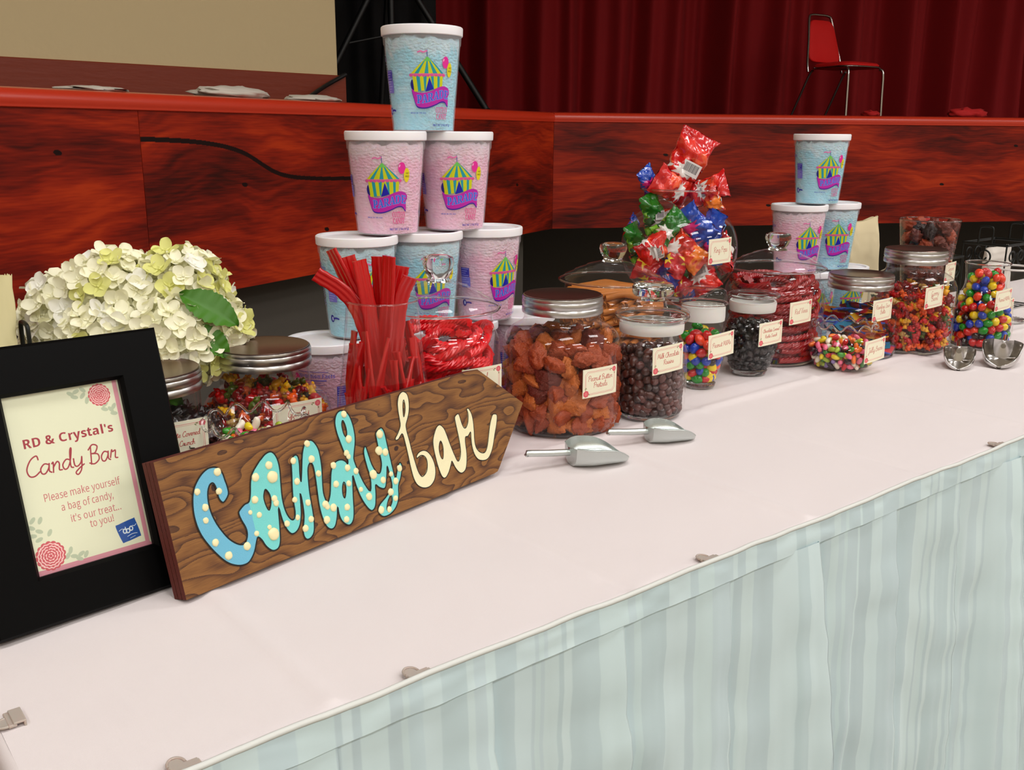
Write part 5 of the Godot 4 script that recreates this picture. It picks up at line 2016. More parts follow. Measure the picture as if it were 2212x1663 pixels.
# candy ropes lying against the glass of a round jar
func ropes(p: Vector3, r: float, high: float, m: Material, what: String, vessel: String, seed_: int, steep: float) -> void:
	var g := RandomNumberGenerator.new()
	g.seed = seed_
	var star := PackedVector2Array()
	for k in 24:
		star.append(Vector2(cos(TAU * k / 24), sin(TAU * k / 24)) * (0.0056 + 0.0009 * cos(k * TAU / 4.0)))
	var y := 0.014
	while y < high:
		for layer in 3:
			var n := 4 if layer < 2 else 2
			for k in n:
				var rr := r - 0.007 - layer * 0.013
				var a0 := g.randf() * TAU + TAU * k / n
				var span := g.randf_range(1.1, 1.9)
				var rise := g.randf_range(-steep, steep) * span * rr
				var list: Array = []
				for s in 7:
					var f := s / 6.0
					var a := a0 + span * f
					var yy := clampf(y + rise * (f - 0.5) + 0.006 * sin(f * 5.0 + a0), 0.013, high + 0.01)
					var r2 := rr - 0.006 * absf(sin(f * 4.0 + a0 * 3.0))
					list.append(Vector3(cos(a) * r2, yy, sin(a) * r2))
				var sh := Shape.new()
				sweep_into(sh, bend(list, 4), star, span * 9.0)
				var mid: Vector3 = list[3]
				var to := EYE - p
				if mid.x * to.x + mid.z * to.z < -0.035 * to.length() and y < high - 0.02:
					continue
				solo("candy_rope", "%s %s of the %s" % [what, spot_words(mid, r, p, 0.0, high), vessel], "candy rope", sh.mesh(), m, Transform3D(Basis.IDENTITY, p), "ropes in the " + vessel)
		y += 0.0108


func middle_jars() -> void:
	# peanut butter pretzel nuggets
	var p := Vector3(0.941, TOP + 0.0008, -0.461)
	var prof := pts(GALLON)
	var t := thing("candy_jar", "large screw-lid glass jar of broken brown pretzel nuggets right of the sign", "jar", p)
	jar_body(t, prof)
	metal_lid(t, 0.1735, 0.0598, 0.026)
	var crust := [["reddish brown", bumpy(mat("pretzel_red", Color(0.62, 0.245, 0.065), 0.5), 0.08, 0.12, Vector3.ONE * 25, 5), 0.5], ["golden brown", bumpy(mat("pretzel_gold", Color(0.76, 0.40, 0.13), 0.5), 0.08, 0.12, Vector3.ONE * 25, 5), 0.35], ["dark brown", bumpy(mat("pretzel_dark", Color(0.42, 0.13, 0.04), 0.5), 0.08, 0.12, Vector3.ONE * 25, 5), 0.15]]
	pour({"at": p, "wall": wall_of(prof, 0.002), "floor": 0.0065, "fill": 0.15, "size": 0.0132, "count": fill_count(prof, 0.0065, 0.150, 0.0132, 0.74), "meshes": sweet_meshes("nugget"), "kinds": crust, "called": "pretzel_nugget", "what": "pretzel nugget", "vessel": "large screw-lid jar", "category": "pretzel", "group": "pretzel nuggets in the large jar", "seed": 341})
	card(Vector3(0.935, TOP + 0.0875, -0.3705), ["Peanut Butter", "Pretzels"], "cream name card reading Peanut Butter Pretzels")

	# milk chocolate raisins in the faceted jar
	p = Vector3(1.089, TOP + 0.0008, -0.420)
	t = thing("faceted_jar", "faceted glass jar of chocolate raisins with a flat glass lid, right of the pretzel nuggets", "jar", p, 0.3)
	prof = smooth(pts("0,0.2 44,0.2 50,3 54.5,11 56,22 56,96 55,106 51,117 46.5,125 45.5,131 45.5,137"), false, 2)
	var sh := Shape.new()
	sh.sheet(128, prof.size() - 1, func(u: float, w: float) -> Vector3:
		var q := prof[int(round(w * (prof.size() - 1)))]
		var flat := smoothstep(0.004, 0.022, q.y) * (1.0 - smoothstep(0.095, 0.122, q.y))
		var a := TAU * u
		var c := fposmod(a, TAU / 10.0) - TAU / 20.0
		var f := lerpf(1.0, minf(cos(TAU / 20.0) / cos(c) * 1.035, 1.02), flat)
		return Vector3(cos(a) * q.x * f, q.y, sin(a) * q.x * f), true, true)
	part(t, "glass_body", sh.mesh(), glass())
	part(t, "thick_foot", lathe("0,0.4 44,0.4 49,3 50,7 46,8 0,8", 40, 75.0), solid_glass())
	part(t, "seal_band", lathe("44.5,132 48.5,133 49.8,138 50,147 47,149 44,149", 48, 60.0), seal(), Vector3.ZERO)
	var l := part(t, "glass_lid", lathe("44,149 53,150 56.5,154 57.8,160 57,165 53,168.5 44,171.5 34,176 25,181 20,186 19,188", 48, 60.0), glass())
	part(l, "rolled_rim", ring(54.5, 3.4), solid_glass(), Vector3(0, 0.158, 0))
	part(l, "knob", lathe("0,180 18,181 18,187 29,189 32,194 32,202 29,207 0,208", 40, 60.0), solid_glass())
	var milk := [["brown", gloss("raisin_brown", Color(0.30, 0.155, 0.125), 0.35), 0.5], ["reddish brown", gloss("raisin_red", Color(0.36, 0.165, 0.13), 0.35), 0.3], ["dark brown", gloss("raisin_dark", Color(0.20, 0.10, 0.085), 0.35), 0.2]]
	pour({"at": p, "wall": wall_of(prof, 0.0035), "floor": 0.0085, "fill": 0.125, "size": 0.0069, "count": fill_count(prof, 0.0085, 0.128, 0.0069, 0.76), "meshes": sweet_meshes("raisin"), "kinds": milk, "called": "chocolate_raisin", "what": "chocolate raisin", "vessel": "faceted jar", "category": "chocolate", "group": "chocolate raisins in the faceted jar", "seed": 351})
	card(Vector3(1.064, TOP + 0.1045, -0.3600), ["Milk Chocolate", "Raisins"], "cream name card reading Milk Chocolate Raisins", 0.0, 0.03)

	# shelled peanut sweets in the dome-lidded jar
	p = Vector3(1.288, TOP + 0.0008, -0.487)
	prof = smooth(pts("0,0.2 24,0.2 26.5,2.5 32,22 38.5,48 42,70 42,82 39.5,98 36.5,108 35.5,113 35.5,121"), false, 3)
	t = thing("pot_jar", "small pot-bellied glass jar of coloured shelled candies with a glass dome lid", "jar", p)
	part(t, "glass_body", lathe_pts(prof, 56, 75.0), glass())
	part(t, "thick_foot", lathe("0,0.4 24,0.4 27,3 28,8 25,9.5 0,9.5", 40, 75.0), solid_glass())
	part(t, "seal_band", lathe("34,118 37,118.5 37.6,124 37.4,142 36,144.5 34,145", 44, 60.0), seal())
	l = part(t, "glass_lid", lathe("34,144 40,145 41.5,148 40.5,151 39,152 39.5,160 39,166 36,171 30,173.5 0,174.5", 48, 60.0), glass())
	part(l, "rolled_rim", ring(40.5, 1.8), solid_glass(), Vector3(0, 0.148, 0))
	pour({"at": p, "wall": wall_of(prof, 0.002), "floor": 0.0098, "fill": 0.118, "size": 0.0086, "count": fill_count(prof, 0.0098, 0.118, 0.0086, 0.84), "meshes": sweet_meshes("shelled"), "kinds": shelled_kinds(), "called": "shelled_candy", "what": "shelled candy", "vessel": "dome-lidded pot", "category": "candy", "group": "coloured shelled candies in the dome-lidded pot", "seed": 361})
	card(Vector3(1.285, TOP + 0.083, -0.4405), ["Peanut M&Ms"], "cream name card on the dome-lidded pot of coloured shelled candies", 0.0, 0.05)

	# dark chocolate crunch
	p = Vector3(1.435, TOP + 0.0008, -0.496)
	prof = smooth(pts("0,0.2 29,0.2 32,2.5 39,20 48,44 52.5,64 52,78 47,94 41,104 39.5,109 39.5,120"), false, 3)
	t = thing("pot_jar", "small pot-bellied glass jar of nearly black chocolates with a flat glass lid", "jar", p)
	part(t, "glass_body", lathe_pts(prof, 56, 75.0), glass())
	part(t, "thick_foot", lathe("0,0.4 29,0.4 32,3 34,8 30,9.5 0,9.5", 40, 75.0), solid_glass())
	part(t, "seal_band", lathe("37,117 40.5,117.5 41.5,121 42.5,133 41,136 38,136", 44, 60.0), seal())
	l = part(t, "glass_lid", lathe("38,134.5 45,136 47.5,140 47,147 44,151 38,152.5 30,149 0,147", 48, 60.0), glass())
	part(l, "rolled_rim", ring(45.6, 3.0), solid_glass(), Vector3(0, 0.146, 0))
	var dark := [["black-brown", gloss("crunch_black", Color(0.042, 0.022, 0.020), 0.32), 0.7], ["dark brown", gloss("crunch_brown", Color(0.11, 0.050, 0.042), 0.32), 0.3]]
	pour({"at": p, "wall": wall_of(prof, 0.002), "floor": 0.0098, "fill": 0.115, "size": 0.0069, "count": fill_count(prof, 0.0098, 0.116, 0.0069, 0.80), "meshes": sweet_meshes("crunch"), "kinds": dark, "called": "dark_chocolate", "what": "chocolate crunch", "vessel": "flat-lidded pot", "category": "chocolate", "group": "dark chocolates in the flat-lidded pot", "seed": 371})
	card(Vector3(1.417, TOP + 0.0875, -0.4385), ["Chocolate Covered", "Rocks Crunch"], "cream name card on the pot of nearly black chocolates", 0.0, 0.02)

	pretzel_rods()
	wrapped_fishbowl()

	# dark red ropes in the tall cookie jar
	p = Vector3(1.567, TOP + 0.0008, -0.548)
	prof = pts(COOKIE)
	t = thing("cookie_jar", "tall knob-lidded cookie jar of dark red candy ropes in front of the right pyramid", "jar", p)
	jar_body(t, prof)
	dome_lid(t, 0.1785, 0.0955, 0.0685)
	ropes(p, 0.0895, 0.155, gloss("rope_dark", Color(0.60, 0.008, 0.03), 0.25), "dark red candy rope", "tall knob-lidded jar", 381, 0.25)
	card(Vector3(1.516, TOP + 0.113, -0.4485), ["Red Vines"], "cream name card on the tall jar of dark red ropes", 0.0, 0.02)


func seal() -> StandardMaterial3D:
	var m := mat("seal_plastic", Color(0.86, 0.85, 0.83), 0.5)
	m.subsurf_scatter_enabled = true
	m.subsurf_scatter_strength = 0.3
	return m


func pretzel_rods() -> void:
	var p := Vector3(1.196, TOP + 0.0008, -0.618)
	var prof := pts(COOKIE)
	var t := thing("cookie_jar", "glass cookie jar of golden pretzel rods with a domed lid, behind the faceted raisin jar", "jar", p)
	jar_body(t, prof)
	dome_lid(t, 0.1785, 0.0945, 0.066)
	var m := bumpy(mat("pretzel_rod", Color(0.78, 0.47, 0.19), 0.4), 0.06, 0.04, Vector3.ONE * 20, 6)
	var rod := tube(bend([Vector3(-0.5, 0, 0), Vector3(-0.49, 0, 0), Vector3(0, 0.006, 0), Vector3(0.49, 0, 0), Vector3(0.5, 0, 0)], 3), 0.0055, 10)
	var low: Array = []
	var layer := 0
	var y := 0.0135
	while y < 0.168:
		var head := deg_to_rad(20.0 if layer % 2 == 0 else -26.0) + 0.1 * sin(layer * 2.3)
		var lim := 0.088 if y < 0.14 else lerpf(0.086, 0.074, (y - 0.14) / 0.03)
		var d := -lim + 0.009
		while d < lim - 0.005:
			var half := sqrt(maxf(lim * lim - d * d, 0.0004)) - 0.003
			if half > 0.018:
				var turn := Basis(Vector3.UP, head + 0.06 * sin(d * 200.0 + layer))
				var c := turn * Vector3(0, 0, d) + Vector3(0, y, 0)
				var where := Transform3D(turn * Basis.from_scale(Vector3(half * 2.0, 1, 1)), p + c)
				if y > 0.128:
					solo("pretzel_rod", "golden brown pretzel rod %s of the rod jar behind raisins" % spot_words(c, 0.085, p, 0.0, 0.17), "pretzel", rod, m, where, "pretzel rods in the domed jar")
				else:
					low.append(where)
			d += 0.0128
		y += 0.0112
		layer += 1
	var mm := MultiMesh.new()
	mm.transform_format = MultiMesh.TRANSFORM_3D
	mm.mesh = rod
	mm.instance_count = low.size()
	for k in low.size():
		mm.set_instance_transform(k, low[k])
	var o := MultiMeshInstance3D.new()
	o.name = "pretzel_rod_filling"
	o.multimesh = mm
	o.material_override = m
	o.set_meta("kind", "stuff")
	tag(o, "deeper layers of pretzel rods inside the domed jar behind the raisins", "pretzel")
	add_child(o)


# a crumpled sweet wrapper, sealed at both ends with pinked edges
func packet(seed_: int, w: float, h: float, fat: float) -> ArrayMesh:
	var n := FastNoiseLite.new()
	n.seed = seed_
	n.frequency = 1.0
	n.fractal_octaves = 3
	var sh := Shape.new()
	sh.sheet(36, 22, func(u: float, v: float) -> Vector3:
		var a := u * TAU
		var y := (v - 0.5) * h
		var e := clampf(1.0 - pow(absf(v - 0.5) * 2.0, 3.0), 0.0, 1.0)
		var x := cos(a) * w * 0.5 * (1.0 - 0.18 * e)
		var z := sin(a) * fat * 0.5 * e + 0.0004 * sin(a)
		var crumple := n.get_noise_3d(x * 60.0, y * 60.0, signf(z) * 2.0)
		z += 0.010 * crumple * (0.35 + 0.65 * e)
		x += 0.004 * n.get_noise_3d(x * 40.0 + 9.0, y * 50.0, 3.0)
		if v < 0.01 or v > 0.99:
			y += signf(y) * 0.0012 * (fposmod(cos(a) * 7.0, 1.0))
		return Vector3(x, y, z), true, true)
	return sh.mesh()


func wrapper_mat(key: String, base: Color, blots: Array) -> StandardMaterial3D:
	if mats.has(key):
		return mats[key]
	var im := Image.create(192, 192, false, Image.FORMAT_RGB8)
	im.fill(base)
	var g := RandomNumberGenerator.new()
	g.seed = key.hash()
	for k in 12:
		var c: Color = blots[k % blots.size()]
		var o := Vector2(g.randf_range(10, 182), g.randf_range(20, 172))
		var star := PackedVector2Array()
		var spikes := g.randi_range(5, 9)
		var r := g.randf_range(22, 46)
		for s in spikes * 2:
			var d := Vector2.from_angle(TAU * s / (spikes * 2.0)) * (r if s % 2 == 0 else r * 0.55)
			star.append(o + d)
		fill(im, star, c)
	var m := painted(key, im, 0.22)
	m.clearcoat_enabled = true
	m.clearcoat = 0.6
	m.clearcoat_roughness = 0.08
	mats[key] = m
	return m


func barcode_mat() -> StandardMaterial3D:
	if mats.has("barcode"):
		return mats["barcode"]
	var im := Image.create(96, 64, false, Image.FORMAT_RGB8)
	im.fill(Color(0.86, 0.85, 0.84))
	var x := 10
	var k := 0
	while x < 84:
		var w := [1, 2, 1, 3, 1, 2][k % 6] as int
		im.fill_rect(Rect2i(x, 8, w, 40), Color(0.12, 0.12, 0.13))
		x += w + [2, 1, 2, 2, 1][k % 5]
		k += 1
	return painted("barcode", im, 0.4)


func wrapped_fishbowl() -> void:
	var p := Vector3(1.392, TOP + 0.0008, -0.642)
	var t := thing("footed_fishbowl", "round glass fishbowl on a foot, heaped with bright wrapped candies, behind the small pots", "bowl", p)
	part(t, "foot", lathe("0,0.3 62,0.3 64,3 40,8 14,20 11,60 13,100 24,118 30,122 0,124", 44, 60.0), solid_glass())
	var prof := smooth(pts("0,124 30,124 66,138 96,170 108,208 106,242 92,272 70,290 58,299 56,304 62,314 76,329"), false, 3)
	part(t, "glass_bowl", lathe_pts(prof, 64, 75.0), glass())
	part(t, "rim", ring(76.0, 1.5), solid_glass(), Vector3(0, 0.329, 0))
	var white := Color(0.92, 0.90, 0.88)
	var red := wrapper_mat("wrapper_red", Color(0.80, 0.04, 0.06), [Color(0.90, 0.20, 0.15), Color(0.62, 0.02, 0.05), white, Color(0.95, 0.35, 0.2)])
	var blue := wrapper_mat("wrapper_blue", Color(0.10, 0.28, 0.70), [Color(0.85, 0.12, 0.48), Color(0.40, 0.66, 0.92), Color(0.90, 0.35, 0.62), Color(0.35, 0.12, 0.55)])
	var green := wrapper_mat("wrapper_green", Color(0.10, 0.42, 0.10), [Color(0.45, 0.68, 0.15), Color(0.05, 0.25, 0.06), white, Color(0.70, 0.1, 0.1)])
	var burst := wrapper_mat("wrapper_burst", Color(0.75, 0.10, 0.14), [Color(0.96, 0.80, 0.05), Color(0.10, 0.14, 0.55), Color(0.95, 0.85, 0.25), Color(0.06, 0.08, 0.35)])
	var orange := wrapper_mat("wrapper_orange", Color(0.88, 0.22, 0.06), [Color(0.96, 0.5, 0.1), Color(0.75, 0.1, 0.05), white])
	var kinds := {"red": red, "blue and pink": blue, "green": green, "yellow starburst": burst, "orange": orange}
	# colour, sideways, height, towards the eye, tilt, turn, size, where
	var list := [
		["red", 0.008, 0.378, 0.005, -0.45, 0.2, 1.75, "standing tallest above the rim", true],
		["red", -0.020, 0.334, 0.030, 1.1, 0.5, 1.3, "lying across the front of the rim", false],
		["blue and pink", -0.060, 0.338, 0.012, 0.5, 0.9, 1.0, "tipping over the left of the rim", false],
		["red", 0.048, 0.330, 0.020, -1.2, -0.4, 1.15, "hanging over the right of the rim", true],
		["orange", 0.052, 0.318, 0.030, 0.3, -0.7, 1.0, "wedged in the neck at the right", false],
		["green", -0.052, 0.288, 0.040, 0.35, 0.8, 1.15, "upright under the left of the neck", true],
		["green", -0.018, 0.268, 0.075, -0.8, 0.2, 1.0, "just below the neck in front", false],
		["blue and pink", 0.026, 0.268, 0.058, 0.7, -0.2, 1.2, "below the neck at the right", false],
		["blue and pink", 0.060, 0.262, 0.036, -0.4, -0.8, 1.1, "high against the right side", true],
		["green", -0.080, 0.232, 0.040, 0.25, 1.0, 1.15, "halfway down the left side", true],
		["blue and pink", -0.088, 0.252, 0.015, -0.5, 1.3, 0.9, "high against the left side", false],
		["red", -0.040, 0.232, 0.078, -0.9, 0.5, 1.25, "in the middle of the left front", true],
		["orange", 0.014, 0.222, 0.076, 0.9, 0.0, 1.2, "in the middle of the front", false],
		["blue and pink", 0.056, 0.225, 0.052, 0.2, -0.6, 1.0, "halfway down the right front", false],
		["yellow starburst", -0.048, 0.186, 0.066, 1.3, 0.4, 1.15, "low at the left front", false],
		["yellow starburst", -0.010, 0.192, 0.080, -0.5, 0.1, 1.15, "low in the middle", false],
		["red", 0.040, 0.186, 0.050, 0.55, -0.5, 1.4, "low at the right front", true],
		["yellow starburst", 0.010, 0.152, 0.055, 1.0, 0.2, 1.1, "at the bottom of the front", false],
		["red", 0.082, 0.214, 0.020, 0.3, -1.2, 1.2, "low against the right side", false],
		["orange", -0.010, 0.250, 0.0, 0.2, 0.4, 1.4, "buried in the middle", false],
		["red", -0.055, 0.21, -0.03, 0.9, 2.0, 1.4, "at the back of the left side", false],
		["blue and pink", 0.040, 0.22, -0.04, -0.6, 2.6, 1.4, "at the back of the right side", false],
		["green", 0.0, 0.17, -0.01, 0.4, 1.4, 1.4, "buried near the bottom", false],
	]
	var toward := Vector3(-0.735, 0, 0.678)
	var aside := Vector3(0.678, 0, 0.735)
	var face := atan2(toward.x, toward.z)
	var meshes: Array = []
	for k in 4:
		meshes.append(packet(400 + k * 7, 0.046, 0.062, 0.022))
	for k in list.size():
		var q: Array = list[k]
		var at: Vector3 = p + aside * (q[1] as float) + toward * (q[3] as float) + Vector3(0, q[2], 0)
		var o := solo("wrapped_candy", "%s foil wrapped candy %s of the fishbowl" % [q[0], q[7]], "wrapped candy", meshes[k % 4], kinds[q[0]], Transform3D((Basis(Vector3.UP, face + q[5]) * Basis(Vector3.RIGHT, 0.25 * sin(k * 1.9)) * Basis(Vector3.BACK, q[4])).scaled(Vector3.ONE * q[6]), at), "wrapped candies in the fishbowl")
		if q[8]:
			var bc := Shape.new()
			bc.sheet(6, 4, func(u: float, v: float) -> Vector3: return Vector3((u - 0.5) * 0.020, (0.5 - v) * 0.014, 0.0118 - 0.002 * pow(u * 2 - 1, 2)), false, true)
			part(o, "barcode_label", bc.mesh(), barcode_mat(), Vector3(0.004, -0.006, 0.002), Vector3(0, 0, 0.3 * sin(k)))
	card(Vector3(1.378, TOP + 0.2265, -0.5315), ["Ring Pops"], "cream name card hanging high on the fishbowl of wrapped candies", 0.0, 0.02, Vector2(0.061, 0.045))


# ---------------------------------------------------------------- the right end of the table

func right_jars() -> void:
	# rainbow sour belts
	var p := Vector3(1.742, TOP + 0.0008, -0.472)
	var half := pts(HALF)
	var t := thing("candy_jar", "squat screw-lid jar of rainbow sour belts, behind the wavy-rimmed jelly bean bowl", "jar", p)
	jar_body(t, half)
	metal_lid(t, 0.134, 0.063, 0.028)
	belts(p)
	card(Vector3(1.692, TOP + 0.107, -0.3895), ["Rainbow Sour", "Belts"], "cream name card on the squat jar of rainbow sour belts", 0.0, 0.02)

	# jelly beans in the ruffled bowl
	p = Vector3(1.611, TOP + 0.0008, -0.416)
	t = thing("ruffled_bowl", "round wavy-rimmed glass bowl of jelly beans in front of the sour belt jar", "bowl", p)
	var prof := ruffled_bowl(t, 0.0655, 0.056, 0.088, 11)
	part(t, "thick_foot", lathe("0,0.4 35,0.4 37,3 34,5 0,5.4", 40, 75.0), solid_glass())
	pour({"at": p, "wall": wall_of(prof, 0.002), "floor": 0.006, "fill": 0.062, "size": 0.0064, "count": fill_count(prof, 0.006, 0.058, 0.0064), "meshes": sweet_meshes("bean"), "kinds": bean_kinds(), "called": "jelly_bean", "what": "jelly bean", "vessel": "wavy-rimmed bowl", "category": "jelly bean", "group": "jelly beans in the wavy-rimmed bowl", "seed": 411})
	card(Vector3(1.607, TOP + 0.0475, -0.3465), ["Jelly Beans"], "cream name card on the wavy-rimmed bowl of jelly beans", 0.0, 0.05)

	# the tall gummy jar
	p = Vector3(1.876, TOP + 0.0008, -0.436)
	prof = scaled(GALLON, 0.963, 1.0)
	t = thing("candy_jar", "tall screw-lid jar of orange and red gummy bears, right of the sour belt jar", "jar", p)
	jar_body(t, prof)
	metal_lid(t, 0.1775, 0.0615, 0.028)
	pour({"at": p, "wall": wall_of(prof), "floor": 0.0065, "fill": 0.150, "size": 0.0104, "count": fill_count(prof, 0.0065, 0.155, 0.0104, 0.72), "meshes": sweet_meshes("bear"), "kinds": bear_kinds(), "called": "gummy_bear", "what": "gummy bear", "vessel": "tall screw-lid jar", "category": "gummy bear", "group": "gummy bears in the tall jar", "seed": 421})
	card(Vector3(1.808, TOP + 0.1255, -0.3515), ["Gummy Bears"], "cream name card on the tall gummy bear jar", 0.0, 0.03)

	# shelled candies heaped in an open bottle-necked jar
	p = Vector3(2.017, TOP + 0.0008, -0.355)
	prof = smooth(pts("0,0.2 50,0.2 56,4 60,18 61.5,45 59.5,72 54,95 46,112 41,124 39.5,134 40,150 42,166 43,174"), false, 3)
	t = thing("open_jar", "open glass jar heaped to the brim with coloured shelled candies, near the table's far end", "jar", p)
	jar_body(t, prof)
	part(t, "rim", ring(43.0, 1.6), solid_glass(), Vector3(0, 0.174, 0))
	pour({"at": p, "wall": wall_of(prof, 0.002), "floor": 0.0065, "fill": 0.185, "size": 0.0090, "count": fill_count(prof, 0.0065, 0.182, 0.0090), "meshes": sweet_meshes("shelled"), "kinds": shelled_kinds(), "called": "shelled_candy", "what": "shelled candy", "vessel": "open jar", "category": "candy", "group": "coloured shelled candies in the open jar", "seed": 431})
	card(Vector3(1.970, TOP + 0.1115, -0.2925), ["Peanut M&Ms"], "cream name card on the open jar of coloured shelled candies", 0.0, 0.03)


func belts(p: Vector3) -> void:
	var g := RandomNumberGenerator.new()
	g.seed = 55
	var tones := {"orange": Color(0.93, 0.45, 0.06), "yellow": Color(0.92, 0.68, 0.05), "red": Color(0.84, 0.12, 0.18), "blue": Color(0.08, 0.26, 0.66), "purple": Color(0.40, 0.12, 0.42), "teal": Color(0.10, 0.46, 0.60)}
	var m := mat("sour_belt", Color.WHITE, 0.55)
	m.vertex_color_use_as_albedo = true
	var pairs := [["yellow", "yellow", "red"], ["red", "red", "blue"], ["blue", "teal", "teal"], ["yellow", "orange", "yellow"], ["purple", "red", "blue"]]
	for k in 66:
		var f := k / 65.0
		var y := 0.012 + 0.088 * f
		var trio: Array = pairs[g.randi() % 5]
		var cols: Array = [(tones[trio[0]] as Color).srgb_to_linear(), (tones[trio[1]] as Color).srgb_to_linear(), (tones[trio[2]] as Color).srgb_to_linear()]
		var long := g.randf_range(0.05, 0.10)
		var a := g.randf() * TAU
		var off := sqrt(g.randf()) * (0.070 - long * 0.42)
		var b := g.randf() * TAU
		var c := Vector3(cos(b) * off, y, sin(b) * off)
		var sag := g.randf_range(-0.006, 0.008)
		var roll := g.randf_range(-0.6, 0.6)
		var sh := Shape.new()
		var w := 0.0118
		sh.sheet(24, 12, func(u: float, v: float) -> Vector3:
			var th := u * TAU
			var x := signf(cos(th)) * pow(absf(cos(th)), 0.4) * w
			var z := signf(sin(th)) * pow(absf(sin(th)), 0.6) * 0.0017
			var s := (v - 0.5) * long
			var tw := roll * (v - 0.5) * 2.0
			return Vector3(x * cos(tw) - z * sin(tw), x * sin(tw) + z * cos(tw) - sag * (1.0 - pow(v * 2.0 - 1.0, 2.0)) + 0.0008 * sin(s * 500.0), s), true, true, func(u: float, _v: float) -> Color: return cols[clampi(int((cos(u * TAU) * 0.5 + 0.5) * 3.0), 0, 2)])
		solo("sour_belt", "%s and %s sour belt %s of the squat jar" % [trio[0], trio[2] if trio[2] != trio[0] else trio[1], spot_words(c, 0.07, p, 0.0, 0.095)], "sour belt", sh.mesh(), m, Transform3D(Basis(Vector3.UP, a) * Basis(Vector3.RIGHT, g.randf_range(-0.3, 0.3)) * Basis(Vector3.BACK, g.randf_range(-0.5, 0.5)), p + c), "rainbow sour belts in the squat jar")


